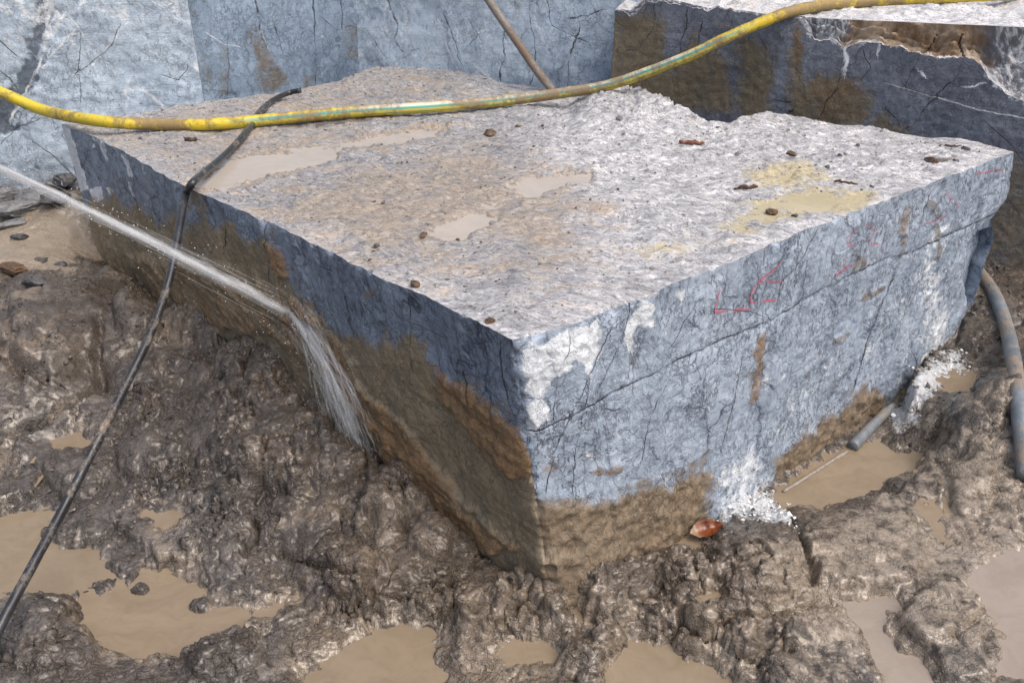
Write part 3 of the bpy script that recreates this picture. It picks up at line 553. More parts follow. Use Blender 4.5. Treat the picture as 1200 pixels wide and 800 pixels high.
def f1(px, py, S_, Z_):
    w_ = 6 * fbm(S_ * 7, Z_ * 7, 4, 5); w2 = 3 * fbm(S_ * 16, Z_ * 16, 3, 6)
    d1, _ = dline(px + w_ * 1.6, py + w_, [(66, -60), (58, 0), (48, 40), (42, 70), (30, 100), (8, 135), (-20, 165)], 90)
    vein = (1 - sstep(3, 22, d1 + 8 * fbm(S_ * 18, Z_ * 18, 3, 9)))
    K, LK = .95 * vein, signed_lines(px, py, [([(0, 47), (14, 60), (28, 72)], 1.2), ([(0, 82), (12, 92), (18, 102)], 1), ([(140, 30), (130, 55), (100, 80), (88, 88)], .8), ([(95, 40), (92, 80), (95, 120)], .7), ([(0, 170), (20, 150), (45, 140)], 1.0), ([(220, 78), (210, 95), (190, 88)], .7), ([(30, 160), (60, 180), (85, 205)], 1)], w2 * .5)
    K = np.maximum(K, .8 * polys(px, py, [[(229, 28), (236, 40), (240, 70), (244, 92), (234, 60)]], 3, w2))
    LW = signed_lines(px, py, [([(58, -20), (60, 10), (55, 30), (52, 58)], 3), ([(100, 0), (88, 12), (72, 24), (62, 36), (58, 44)], 2.4), ([(86, 40), (74, 46), (62, 62)], 2), ([(146, 28), (136, 44), (122, 60), (108, 78)], 1.2), ([(151, 96), (148, 108), (147, 128)], 2), ([(156, 102), (172, 108), (188, 122)], 1.8), ([(84, 22), (98, 42), (106, 52)], 1.2), ([(216, 50), (226, 58)], 1.4), ([(50, 70), (36, 96), (12, 140)], 1.6)], w2)
    W = (.8 * polys(px, py, [[(226, 50), (236, 44), (243, 75), (248, 98), (238, 92), (228, 82)]], 4, w2))
    W = np.maximum(W, .42 * sstep(130, 0, py + w_))
    mud = .55 * sstep(150, 235, py + w_ * 2) * sstep(140, 0, np.abs(px - 40))
    return (mud, W, K, .25 * sstep(160, 240, py), *LK, *LW), -.012 * vein + .004 * fbm(S_ * 20, Z_ * 20, 3, 2)
wall('quarry_wall', (-4.9, 3.45), (-1.60, 4.50), -.3, 2.3, 330, 270, M_WALL, f1, 1, label='pale blue-grey sawn rock wall with a dark branching vein, at far left', category='rock wall')
def f2(px, py, S_, Z_):
    w_ = 6 * fbm(S_ * 7, Z_ * 4, 4, 15); w2 = 2.5 * fbm(S_ * 16, Z_ * 8, 3, 16)
    LK = signed_lines(px, py, [([(296, -10), (300, 15), (303, 35), (308, 52)], 1.8), ([(366, -5), (368, 40), (369, 95)], 1.2), ([(398, -5), (402, 40)], 1), ([(320, 30), (330, 60)], 1), ([(266, 40), (266, 110)], .7), ([(412, 70), (425, 60)], .8), ([(375, 20), (395, 36), (412, 30)], .6)], w2)
    LW = signed_lines(px, py, [([(304, 36), (308, 50)], 1.4), ([(244, 40), (262, 52), (280, 55)], .6)], w2)
    st = polys(px, py, [[(288, 36), (300, 26), (312, 52), (328, 72), (338, 98), (322, 108), (298, 108), (296, 80)]], 9, w_)
    mud = .6 * polys(px, py, [[(286, 32), (300, 30), (316, 60), (340, 98), (320, 110), (290, 108), (300, 70)], [(225, 0), (236, 40), (252, 112), (242, 112)], [(350, 88), (372, 84), (370, 104), (350, 104)], [(258, 40), (274, 60), (268, 112), (256, 112)], [(400, 20), (428, 30), (428, 80), (405, 70)]], 9, w_)
    return (mud, .12, .15 * mud, .5 * st, *LK, *LW), .004 * fbm(S_ * 14, Z_ * 5, 3, 4)
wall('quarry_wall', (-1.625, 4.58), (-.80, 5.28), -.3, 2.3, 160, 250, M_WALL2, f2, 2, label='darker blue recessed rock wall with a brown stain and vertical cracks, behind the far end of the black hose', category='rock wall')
def f3(px, py, S_, Z_):
    w_ = 6 * fbm(S_ * 7, Z_ * 5, 4, 25); w2 = 2.5 * fbm(S_ * 16, Z_ * 12, 3, 26)
    LK = signed_lines(px, py, [([(452, 0), (465, 30), (460, 45), (470, 60)], 1.3), ([(520, 20), (532, 45), (540, 75)], 1.2), ([(592, 30), (590, 70), (586, 95)], 1.2), ([(680, 30), (670, 60), (664, 100)], 1.4), ([(708, 12), (690, 18), (665, 22)], 1.6), ([(620, 20), (628, 60), (622, 100)], .9), ([(440, 50), (450, 66)], 1), ([(548, 20), (560, 40), (545, 60)], .7), ([(640, 0), (646, 30), (690, 50)], .8)], w2)
    K = .42 * polys(px, py, [[(615, 85), (655, 75), (665, 108), (620, 108)], [(445, 10), (470, 20), (468, 52), (450, 45)], [(660, 10), (705, 15), (690, 40), (665, 30)]], 14, w_)
    LW = signed_lines(px, py, [([(514, 25), (522, 50), (534, 80)], 1.1), ([(556, 76), (575, 92)], 1.6), ([(630, 32), (638, 48)], 2.4), ([(545, 42), (570, 36)], .8)], w2)
    W = (.30 * polys(px, py, [[(415, 0), (500, 0), (520, 80), (430, 84)]], 20, w_))
    mud = .35 * polys(px, py, [[(595, 0), (615, 0), (612, 20), (600, 22)], [(655, 0), (670, 60), (672, 100), (660, 100)]], 8, w_)
    return (mud, W, K, .3 * mud, *LK, *LW), .005 * fbm(S_ * 10, Z_ * 8, 4, 4)
wall('quarry_wall', (-.915, 5.20), (.95, 4.52), -.3, 2.3, 270, 250, M_WALL, f3, 3, label='pale blue cracked rock wall with a pipe leaning on it, top centre', category='rock wall')

# ---------------------------------------------------------------- dark block at the right
q0, q1 = A_(.50, 4.42, 0), A_(3.7, 3.28, 0); dv = (q1 - q0) / np.linalg.norm(q1 - q0); dnrm = A_(dv[1], -dv[0], 0)
L1 = [(709, 14), (728, 14), (738, 19), (748, 14), (757, 3), (775, 2), (800, 6), (830, 13), (840, 9), (870, 15), (905, 21), (938, 21), (946, 28), (955, 46), (975, 46), (990, 56), (1010, 50), (1030, 50), (1060, 58), (1085, 64), (1115, 68), (1140, 68), (1150, 78), (1165, 98), (1185, 112), (1200, 120), (1260, 150), (1340, 185)]
a1 = np.array([[np.dot(onplane(x, y, q0, dnrm) - q0, dv), onplane(x, y, q0, dnrm)[2]] for x, y in L1])
ND, NZD = 460, 170
sd_ = np.linspace(0, np.linalg.norm(q1 - q0), ND); zt = np.interp(sd_, a1[:, 0], a1[:, 1]) + .012 * fbm(sd_ * 12, sd_ * 0, 6, 6, .65)
tt_ = np.linspace(0, 1, NZD); FG = np.zeros((ND, NZD, 3)); FG[..., :2] = (q0 + dv * sd_[:, None])[:, None, :2]; FG[..., 2] = -.4 * (1 - tt_) + zt[:, None] * tt_
fS, fZ = np.meshgrid(sd_, tt_, indexing='ij'); fZ = FG[..., 2].copy(); fpx, fpy = flat(FG)
fw_ = 8 * fbm(fS * 5, fZ * 3, 4, 3); fw2 = 3 * fbm(fS * 15, fZ * 12, 3, 4)
d_mud = np.maximum(polys(fpx, fpy, [[(700, 0), (716, 10), (760, 20), (782, 22), (778, 60), (790, 75), (812, 30), (822, 60), (850, 70), (856, 130), (700, 140)], [(864, 40), (905, 48), (908, 90), (904, 150), (862, 150)], [(925, 60), (938, 36), (942, 100), (960, 84), (1000, 96), (1020, 115), (1005, 150), (928, 150)], [(1025, 142), (1040, 134), (1062, 155), (1030, 158)]], 17, fw_), .7 * polys(fpx, fpy, [[(1100, 190), (1260, 160), (1260, 420), (1100, 420)]], 30, fw_ * 2))
d_st = polys(fpx, fpy, [[(930, 24), (940, 24), (941, 60), (932, 90)], [(890, 48), (900, 48), (900, 60), (890, 60)], [(822, 12), (850, 28), (860, 34), (840, 30)], [(945, 90), (1010, 95), (1012, 140), (960, 140)]], 6, fw_)
d_lw = signed_lines(fpx, fpy, [([(718, 12), (721, 40), (719, 80), (718, 110)], 1.5), ([(990, 52), (991, 66), (989, 85)], 2.4), ([(1030, 52), (1029, 64)], 1.4), ([(1130, 102), (1152, 98)], 1.2), ([(952, 120), (958, 140)], 3.5), ([(1080, 86), (1082, 88)], 2), ([(1040, 98), (1100, 115), (1150, 130), (1200, 138)], .8)], fw2)
d_wh = (.50 * sstep(9, 0, dline(fpx, fpy, L1[10:])[0] + fw2) * (fpx > 935))
d_wh = np.maximum(d_wh, .72 * polys(fpx, fpy, [[(1142, 72), (1160, 70), (1220, 60), (1260, 150), (1200, 122), (1170, 100)]], 6, fw_ * 1.5))
d_cr = signed_lines(fpx, fpy, [([(988, 75), (982, 95), (970, 120), (960, 140)], 1.3), ([(1078, 62), (1066, 88), (1060, 105)], 1.0), ([(1130, 68), (1115, 95), (1090, 120), (1075, 140), (1058, 156)], 1.6), ([(1012, 60), (1020, 80), (1010, 92)], 1.0), ([(1040, 130), (1050, 140), (1058, 156)], 1.2), ([(1040, 98), (1090, 112), (1130, 118)], 1.0), ([(768, 4), (766, 30), (748, 58), (734, 60)], 1.0), ([(806, 12), (800, 45), (797, 60)], 1.2), ([(822, 25), (818, 55)], 1.0), ([(926, 130), (921, 138)], 3), ([(895, 52), (898, 58)], 3), ([(910, 118), (926, 120)], 1.4), ([(1150, 140), (1180, 165), (1200, 190)], 1)], fw2)
FG += dnrm * (.012 * fbm(fS * 2, fZ * 2, 4, 8) + .003 * fbm(fS * 30, fZ * 30, 3, 9))[..., None] * np.clip((1 - tt_) * 20, 0, 1)[None, :, None]
L2 = [(709, 12), (738, 13), (757, -2), (775, -2), (800, 3), (830, 10), (870, 13), (905, 18), (938, 19), (955, 21), (990, 27), (1030, 30), (1080, 32), (1140, 36), (1200, 40), (1260, 44), (1340, 50)]
b1 = []
for x, y in L2:
    p = onplane(x, y, q0, dnrm)
    p = atz(x, y, 1.175) if x > 940 else p - dnrm * .015
    b1.append(p)
b1 = np.array(b1); bs = (b1 - q0) @ dv
back = np.interp(sd_, bs, -(b1 - q0) @ dnrm); back = np.maximum(back, .012) + .010 * fbm(sd_ * 9, sd_ * 0 + 4, 4, 7); back = np.maximum(back, .008); ztop = np.interp(sd_, bs, b1[:, 2])
NS = 26; ts = np.linspace(0, 1, NS); SG = np.zeros((ND, NS, 3)); e0 = FG[:, -1]; e1 = q0 + dv * sd_[:, None] - dnrm * back[:, None]; e1[:, 2] = np.maximum(ztop, e0[:, 2] + .004)
SG[:] = e0[:, None] * (1 - ts[:, None]) + e1[:, None] * ts[:, None]
wide = np.linalg.norm(e1 - e0, axis=1)[:, None]; hollow = np.sin(ts * math.pi)[None] * np.minimum(wide * .28, .05); sS, sT = np.meshgrid(sd_, ts, indexing='ij')
SG -= (dnrm * .8 + A_(0, 0, .6)) * (hollow * (1 + .9 * fbm(sS * 7, sT * 2.2, 4, 13)) + np.minimum(wide, .08) * .40 * fbm(sS * 16, sT * 4, 5, 14) * np.sin(ts * math.pi)[None])[..., None]
NB = 70; tb_ = np.linspace(0, 1, NB) ** 1.7; PG = np.zeros((ND, NB, 3)); far = e1 - dnrm * 2.2; far[:, 2] = 1.2; PG[:] = e1[:, None] * (1 - tb_[:, None]) + far[:, None] * tb_[:, None]
pX, pY = PG[..., 0], PG[..., 1]; PG[..., 2] += (.025 * fbm(pX * 4, pY * 5, 5, 17) + .012 * ridged(pX * 9, pY * 14, 3, 18)) * np.clip(tb_ * 30, 0, 1)
g = G('scarp_stone'); uv_ = g.uv(); R_, W_, K_, T_ = g.masks(); n1 = g.noise(uv_, 7, 6, .65, .5); n2 = g.noise(uv_, 40, 7, .75)
c_ = g.mix(g.rng(g.add(g.mul(n1, .7), g.mul(n2, .4)), .42, .7), (.21, .13, .07), (.50, .41, .31)); c_ = g.mix(g.mul(T_, .9), c_, g.mix(n2, (.05, .058, .075), (.30, .33, .39))); c_ = g.mix(g.rng(g.add(W_, g.add(g.mul(g.sub(n2, .5), 2.0), g.mul(g.sub(n1, .5), .8))), .38, .68), c_, (.68, .70, .72)); c_ = g.mix(g.rng(K_, .3, .7), c_, (.03, .02, .015))
M_SC = g.done(c_, .7, g.bump(g.add(n1, n2), .9, .012))
spx, spy = flat(SG); s_wh = np.maximum(np.clip(1 - ts * 3.2, 0, 1)[None] * (.62 + .5 * fbm(sS * 9, sT * 3, 3, 2)), .45 * (spx < 1000) + .42 * sstep(1140, 1175, spx)); s_bl = np.maximum(sstep(1000, 985, spx + 12 * fbm(sS * 8, sT * 3, 3, 5)), sstep(1140, 1170, spx + 14 * fbm(sS * 8, sT * 3, 3, 5))); s_cr = lines(spx, spy, [([(1128, 40), (1124, 52), (1130, 68)], 1.3), ([(1098, 40), (1090, 56), (1083, 62)], .8)])
sUV = np.stack([sS, sT * wide], 2).reshape(-1, 2)
hiD = np.zeros((2, NZD, 3)); hiD[0] = FG[0]; hiD[1] = FG[0] - dnrm * 2.2
dark = empty('dark_stone_block', q0 + dv * 1.4, label='long dark brown-stained stone ledge with a broken pale rim, behind the big block at right', category='stone block')
stackmesh('stained_face', [(FG, False, BUV(fS, fZ, 7), (d_mud, d_wh, .3 * polys(fpx, fpy, [[(1040, 90), (1200, 110), (1200, 200), (1060, 160)]], 30, fw_), .6 * d_st, *d_cr, *d_lw), 0), (hiD, True, BUV(hiD[..., 1], hiD[..., 2], 8), (.3, .1, 0, 0), 0)], mats=[M_DARK], parent=dark)
stackmesh('broken_rim', [(SG, False, sUV, (0, s_wh, s_cr, s_bl), 0)], mats=[M_SC], parent=dark)
ppx, ppy = flat(PG)
stackmesh('crusted_top', [(PG, False, PG[..., :2].reshape(-1, 2), (.1 + .3 * (fbm(pX * 2, pY * 3, 3, 9) > .3), .75, .3 * polys(ppx, ppy, [[(1090, 5), (1150, 4), (1150, 16), (1095, 18)]], 4), 0), 0)], mats=[M_TOP2], parent=dark)

# ---------------------------------------------------------------- mud ground
CTRL = [(0, 228, .33), (90, 220, .32), (108, 252, .28), (120, 290, .13), (160, 330, .08), (200, 365, .06), (260, 372, .13), (330, 392, .17), (400, 470, .12), (440, 530, .03), (500, 570, .02), (560, 640, -.07), (600, 680, -.10), (650, 692, -.085), (690, 682, -.10), (740, 655, -.10), (800, 632, -.15), (870, 592, -.16), (915, 575, -.21), (1000, 525, -.24), (1045, 480, -.21), (1120, 425, -.10), (1160, 340, .10), (1195, 330, .10),
 (0, 262, .27), (60, 262, .28), (60, 305, .22), (0, 335, .22), (110, 318, .20), (0, 400, .18), (100, 395, .12), (60, 440, .11), (0, 490, .06), (112, 452, .04), (155, 390, .12), (150, 430, .10), (60, 510, -.03), (200, 440, .07), (230, 500, .02), (270, 400, .12), (250, 570, -.04), (340, 500, .07), (300, 540, .05), (380, 590, .0), (330, 640, -.06), (430, 650, -.05), (480, 590, .0), (0, 545, -.07), (120, 560, -.06), (40, 650, -.12), (200, 730, -.12), (250, 640, -.06), (300, 700, -.10), (0, 770, -.06), (100, 790, -.06), (300, 790, -.09), (430, 770, -.13), (550, 740, -.12), (700, 740, -.10), (620, 780, -.11), (770, 700, -.09), (860, 690, -.05), (900, 640, -.10), (960, 650, -.11), (1000, 560, -.23), (1060, 590, -.12), (1050, 560, -.20), (1110, 500, -.06), (1180, 450, .0), (1180, 560, -.06), (1130, 600, -.10), (1190, 640, -.11), (1060, 670, -.10), (1100, 720, -.09), (1000, 740, -.12), (950, 780, -.10), (1190, 800, -.10), (800, 780, -.13)]
cp = np.array([atz(*c) for c in CTRL]); cp = np.vstack([cp, [(-4.5, 3.2, .35), (-4.5, 1.5, .05), (-3, .6, -.05), (0, .3, -.1), (3, .6, -.1), (4.5, 2, .0), (4.2, 3.1, .1), (0, .9, -.11), (-1.2, .9, -.08), (1.2, .9, -.1), (0, 4, -.2), (-2.6, 2.4, .12), (3.1, 2.6, .02)]])
def tps(r2): return .5 * r2 * np.log(r2 + 1e-9)
d2 = ((cp[:, None, :2] - cp[None, :, :2]) ** 2).sum(2); n_ = len(cp); Am = np.zeros((n_ + 3, n_ + 3)); Am[:n_, :n_] = tps(d2) + np.eye(n_) * .006
Am[:n_, n_] = 1; Am[:n_, n_ + 1:] = cp[:, :2]; Am[n_:, :n_] = Am[:n_, n_:].T
sol = np.linalg.solve(Am, np.r_[cp[:, 2], 0, 0, 0])
def axis(pts):
    """(from, to, step) pieces"""
    return np.unique(np.concatenate([np.arange(a, b, s) for a, b, s in pts]))
gx = axis([(-4.6, -2.7, .03), (-2.7, -1.4, .0075), (-1.4, 1.4, .0039), (1.4, 2.7, .0068), (2.7, 4.6, .03)])
gy = axis([(.3, 1.25, .02), (1.25, 1.95, .0039), (1.95, 2.7, .0050), (2.7, 4.35, .0085)])
nx, ny = len(gx), len(gy); X, Y = np.meshgrid(gx, gy, indexing='ij')
mac = sol[n_] + sol[n_ + 1] * X + sol[n_ + 2] * Y
for i in range(n_): mac += sol[i] * tps((X - cp[i, 0]) ** 2 + (Y - cp[i, 1]) ** 2)
mac = np.clip(mac, -.3, .45)
def pixxyz(x, y, z): return tuple(a.reshape(x.shape) for a in pix(np.stack([x, y, z], -1).reshape(-1, 3)))
gpx, gpy = pixxyz(X, Y, mac)
wn_ = 14 * fbm(X * 5, Y * 5, 3, 40)
# how lumpy the mud is, place by place
rough = .62 + .38 * polys(gpx, gpy, [[(190, 380), (340, 380), (420, 470), (560, 640), (640, 700), (600, 800), (360, 740), (230, 640), (130, 560), (150, 450)], [(700, 690), (830, 640), (960, 640), (980, 700), (900, 800), (640, 800)]], 30, wn_)
rough = rough * (1 - .62 * polys(gpx, gpy, [[(-200, 225), (130, 225), (140, 305), (-200, 345)]], 12, wn_))
rough = rough * (1 - .45 * polys(gpx, gpy, [[(-200, 345), (140, 310), (190, 390), (110, 430), (60, 520), (-200, 520)]], 14, wn_))
rough = rough * (1 - .66 * polys(gpx, gpy, [[(1080, 690), (1240, 600), (1260, 800), (1060, 840), (1010, 720)], [(930, 620), (1060, 590), (1110, 690), (990, 700)], [(330, 830), (350, 775), (470, 715), (530, 735), (530, 830)]], 18, wn_))
rough = rough * (1 - .42 * sstep(880, 1010, gpx + 2 * wn_) * sstep(440, 520, gpy))
rough = rough * (.38 + .62 * sstep(-.25, .35, fbm(X * 2.6 + 3, Y * 2.6, 3, 44)))
x2 = X + .030 * perlin(X * 9, Y * 9, 1) + .012 * perlin(X * 30, Y * 30, 2); y2 = Y + .030 * perlin(X * 9 + 40, Y * 9, 3) + .012 * perlin(X * 30, Y * 30 + 9, 4)
dome = lambda f, r: np.sqrt(np.clip(1 - (f / r) ** 2, 0, 1))
fa, fa2, ida = worley(x2 * 5.2, y2 * 5.2, 11); fb, fb2, idb = worley(x2 * 12.5, y2 * 12.5, 12)
big = dome(fa, .85) * (.25 + .75 * ida)
h0 = mac + rough * (.105 * (big - .42) + .040 * fbm(X * 3, Y * 3, 3, 55)) + (.3 + rough) * .016 * fbm(X * 11, Y * 11, 3, 56) + .03 * rough * (dome(fb, .8) * (.3 + .7 * idb) - .4)
gap = (1 - sstep(.0, .10, fa2 - fa)) * sstep(-.1, .35, fbm(X * 4, Y * 4, 2, 57)) * .050 + (1 - sstep(0, .13, fb2 - fb)) * sstep(.0, .4, fbm(X * 7 + 4, Y * 7, 2, 58)) * .026
h0 -= gap * np.clip(rough * 1.2, 0, 1)
# placed clods and cracks
for (cx, cy, r_, hh) in [(240, 365, 48, .05), (320, 520, 70, .05), (160, 385, 26, .05), (470, 590, 45, .05), (890, 650, 60, .03), (1130, 570, 40, .02), (1010, 620, 60, .012), (960, 740, 50, .01), (60, 380, 70, .03), (300, 430, 45, .05), (390, 545, 40, .045), (520, 640, 40, .04), (420, 680, 38, .035), (720, 690, 45, .04), (800, 735, 40, .035), (180, 540, 40, .04), (90, 560, 35, .03), (60, 745, 60, .035), (260, 770, 45, .03), (640, 705, 55, .035), (560, 715, 40, .03), (1170, 470, 35, .04), (1130, 500, 45, .03)]:
    d_ = np.hypot(gpx - cx, (gpy - cy) * 1.25) / r_ + .22 * fbm(X * 9, Y * 9, 3, 77); h0 += 1.5 * hh * dome(np.maximum(d_, 0), 1.0) ** .8
for pts, wd, dep in [([(-20, 512), (20, 507), (60, 490), (95, 470), (119, 452)], 4, .05), ([(118, 395), (113, 420), (116, 445), (122, 455)], 5, .05), ([(260, 596), (270, 622)], 4, .05), ([(330, 645), (360, 660), (405, 690)], 4, .04), ([(410, 425), (440, 470)], 3, .03), ([(1035, 700), (1065, 715), (1045, 735), (1080, 770)], 5, .03), ([(905, 560), (960, 690), (975, 705)], 4, .03), ([(590, 700), (640, 715), (690, 700)], 4, .02), ([(400, 690), (470, 705), (540, 690)], 4, .03), ([(1105, 560), (1118, 600), (1140, 640)], 5, .04), ([(845, 740), (900, 720), (970, 705)], 4, .03), ([(0, 405), (20, 430), (55, 448)], 6, .04)]:
    d_, _ = dline(gpx + .5 * wn_, gpy + .4 * wn_, pts); h0 -= dep * (1 - sstep(wd * .35, wd * 1.7, d_))
for poly, hh in [([(925, 735), (985, 718), (1012, 745), (1040, 800), (1045, 840), (900, 840), (890, 790)], .045), ([(1040, 738), (1085, 690), (1140, 688), (1155, 718), (1090, 762), (1052, 765)], .04), ([(1088, 775), (1150, 728), (1160, 800), (1100, 812)], .03), ([(940, 620), (1050, 590), (1085, 640), (1080, 680), (1020, 690), (960, 680)], .03), ([(20, 360), (130, 325), (180, 350), (190, 400), (110, 430), (30, 450)], .04), ([(1110, 480), (1200, 440), (1210, 540), (1130, 540)], .03), ([(430, 560), (520, 610), (540, 690), (460, 690), (420, 630)], .03)]:
    s_ = sdpoly(gpx, gpy, poly) + .7 * wn_ + 4 * fbm(X * 16, Y * 16, 4, 63); t_ = sstep(-7, 5, s_); h0 += hh * t_ * (1 + .25 * fbm(X * 6, Y * 6, 3, 64)); rough = rough * (1 - .5 * sstep(0, 14, s_))
WP = [  # outline in the picture, water level, pale?, label
 ([(-60, 600), (66, 602), (76, 640), (115, 642), (142, 668), (150, 688), (165, 655), (200, 650), (232, 680), (242, 708), (300, 706), (352, 694), (360, 702), (310, 735), (240, 765), (170, 778), (120, 770), (88, 745), (84, 716), (100, 694), (60, 692), (-60, 697)], -.115, 0),
 ([(-60, 530), (20, 533), (18, 552), (-60, 562)], -.075, 0),
 ([(168, 600), (225, 598), (222, 620), (182, 624)], -.075, 0),
 ([(668, 706), (690, 708), (699, 738), (680, 748), (662, 738)], -.125, 0),
 ([(712, 778), (735, 750), (782, 748), (812, 770), (860, 790), (890, 840), (690, 840)], -.135, 0),
 ([(900, 590), (985, 528), (1010, 524), (1088, 526), (1094, 546), (1040, 562), (1012, 590), (975, 606), (925, 600)], -.205, 0),
 ([(980, 714), (1030, 699), (1052, 700), (1038, 735), (1070, 772), (1102, 800), (1130, 840), (1040, 840), (1018, 770)], -.125, 1),
 ([(1072, 600), (1100, 590), (1104, 615), (1120, 640), (1100, 642)], -.125, 0),
 ([(1120, 690), (1160, 660), (1240, 640), (1260, 720), (1240, 810), (1160, 800), (1168, 745)], -.118, 1),
 ([(1106, 448), (1150, 444), (1153, 458), (1112, 461)], -.075, 0),
 ([(70, 515), (100, 505), (102, 520), (76, 528)], -.045, 0),
 ([(345, 840), (352, 790), (420, 748), (470, 728), (512, 745), (516, 800), (440, 840)], -.140, 0),
 ([(590, 765), (640, 756), (650, 770), (600, 776)], -.125, 0), ([(812, 690), (838, 700), (830, 718), (806, 706)], -.105, 0), ([(760, 640), (800, 632), (815, 645), (780, 652)], -.150, 0)]
wsd = []; film = np.zeros(X.shape); wet = np.full(X.shape, .35)
for poly, lv, pale in WP:
    ax, ay = pixxyz(X, Y, np.full(X.shape, lv)); s_ = sdpoly(ax, ay, poly) + .55 * wn_ + 7 * fbm(X * 20, Y * 20, 4, 60) - 4
    for cx, cy, r_ in ((150, 652, 22), (122, 688, 15), (290, 655, 22), (168, 692, 10), (232, 712, 12), (60, 625, 14)): s_ = s_ - 34 * np.exp(-((ax - cx) ** 2 + 1.6 * (ay - cy) ** 2) / r_ ** 2)
    h0 = np.where((s_ > -46) & (s_ < 0), np.maximum(h0, lv + .016 * sstep(-3, -22, s_) * sstep(-46, -36, s_) - .2 * sstep(-36, -46, s_)), h0)
    t_ = sstep(-14, 14, s_); dl = -.003 if len(wsd) == 11 else -.022
    h0 = h0 * (1 - t_) + (lv + dl + .010 * fbm(X * (20 if len(wsd) != 11 else 14), Y * 20, 3, 61)) * t_
    rough = rough * (1 - (.97 if len(wsd) == 11 else .8) * t_); wsd.append(s_)
    near = sstep(-60, -5, s_); wet = np.maximum(wet, near); film = np.maximum(film, (.62 if not pale else .85) * sstep(-38, 0, s_))
film = np.maximum(film, .55 * polys(gpx, gpy, [[(1050, 690), (1240, 600), (1260, 800), (1060, 840), (1000, 720)], [(330, 830), (340, 785), (470, 715), (530, 735), (540, 830)]], 25, wn_))
film = np.maximum(film, .74 * polys(gpx, gpy, [[(880, 640), (1050, 560), (1200, 440), (1260, 640), (1200, 830), (940, 830), (860, 720)]], 60, wn_)); film = np.maximum(film, .40 * polys(gpx, gpy, [[(640, 700), (860, 620), (960, 700), (900, 830), (600, 830)]], 60, wn_))  # on the right the film also carries painted sky sheen
film = np.maximum(film, 1.15 * polys(gpx, gpy, [[(-300, 225), (115, 232), (130, 300), (60, 318), (-300, 345)]], 10, wn_))
film = np.maximum(film, .30 * polys(gpx, gpy, [[(270, 470), (380, 470), (430, 560), (360, 620), (260, 600)]], 40, wn_))
dust = polys(gpx, gpy, [[(832, 604), (850, 588), (880, 572), (905, 580), (918, 600), (935, 620), (920, 632), (890, 618), (850, 614)], [(1040, 480), (1062, 470), (1090, 440), (1120, 420), (1130, 440), (1100, 462), (1075, 490), (1052, 498)]], 15, .6 * wn_)
h0 += .014 * dust * (1 + .8 * fbm(X * 14, Y * 14, 4, 70)) * polys(gpx, gpy, [[(832, 604), (880, 570), (935, 600), (930, 640), (860, 630)]], 15)
Gd = np.stack([X, Y, h0], 2); gn = gnormal(Gd); gn[gn[..., 2] < 0] *= -1
# crumbly cauliflower relief, pushed out along the surface so clods overhang
x2 = x2 + .7 * h0; y2 = y2 + 1.2 * h0; X3, Y3 = X + .7 * h0, Y + 1.2 * h0
fc, fc2, idc = worley(x2 * 27, y2 * 27, 13); fd, fd2, idd = worley(x2 * 62 + .8 * perlin(X3 * 40, Y3 * 40, 5), y2 * 62, 14)
patch = sstep(-.35, .45, fbm(X * 4.5, Y * 4.5, 3, 80))
crease = sstep(0, .22, fc2 - fc) * .6 + .4 * sstep(0, .5, fc2 - fc); crease2 = sstep(0, .3, fd2 - fd)
cr_ = rough * (.25 + .75 * patch) * (.020 * (crease * (.25 + .75 * idc) - .4) + .0095 * (crease2 * (.3 + .7 * idd) - .4)) + (.08 + .92 * rough) * (.007 * ridged(x2 * 15, y2 * 15, 4, 81) - .003)
fine = (.15 + .85 * rough) * (.0036 * fbm(X3 * 42, Y3 * 42, 4, 82, .55) + .0004 * rng.normal(size=X.shape))
Gd += gn * (cr_ + fine)[..., None]
Gd[..., 0] += rough * .010 * perlin(X * 26, Y * 26, 90); Gd[..., 1] += rough * .010 * perlin(X * 26, Y * 26, 91)
warm = .45 + .35 * polys(gpx, gpy, [[(420, 540), (560, 640), (680, 700), (900, 620), (1000, 560), (1000, 700), (840, 800), (330, 800), (380, 660)]], 50, wn_) - .30 * polys(gpx, gpy, [[(-200, 480), (240, 430), (300, 640), (360, 760), (300, 900), (-200, 900)]], 40, wn_) + .2 * polys(gpx, gpy, [[(160, 300), (330, 360), (430, 520), (380, 520), (260, 400)]], 30)
inside = polys(gpx * 0 + X * 1000, Y * 1000, [[(pA[0] * 1000 + 60, pA[1] * 1000 + 260), (pB[0] * 1000 + 250, pB[1] * 1000 + 20), (pBC[-1][0] * 1000, pBC[-1][1] * 1000 - 200), (pD[0] * 1000 - 250, pD[1] * 1000 + 20)]], 1)
q = gridq(nx, ny); q = q[~(inside.ravel()[q] > .5).all(1)]
used = np.zeros(nx * ny, bool); used[q.ravel()] = True; remap = np.cumsum(used) - 1
mesh('mud_ground', Gd.reshape(-1, 3)[used], remap[q], M_MUD, mask=[a.ravel()[used] for a in (film, dust, np.clip(warm, 0, 1), wet)], kind='structure')
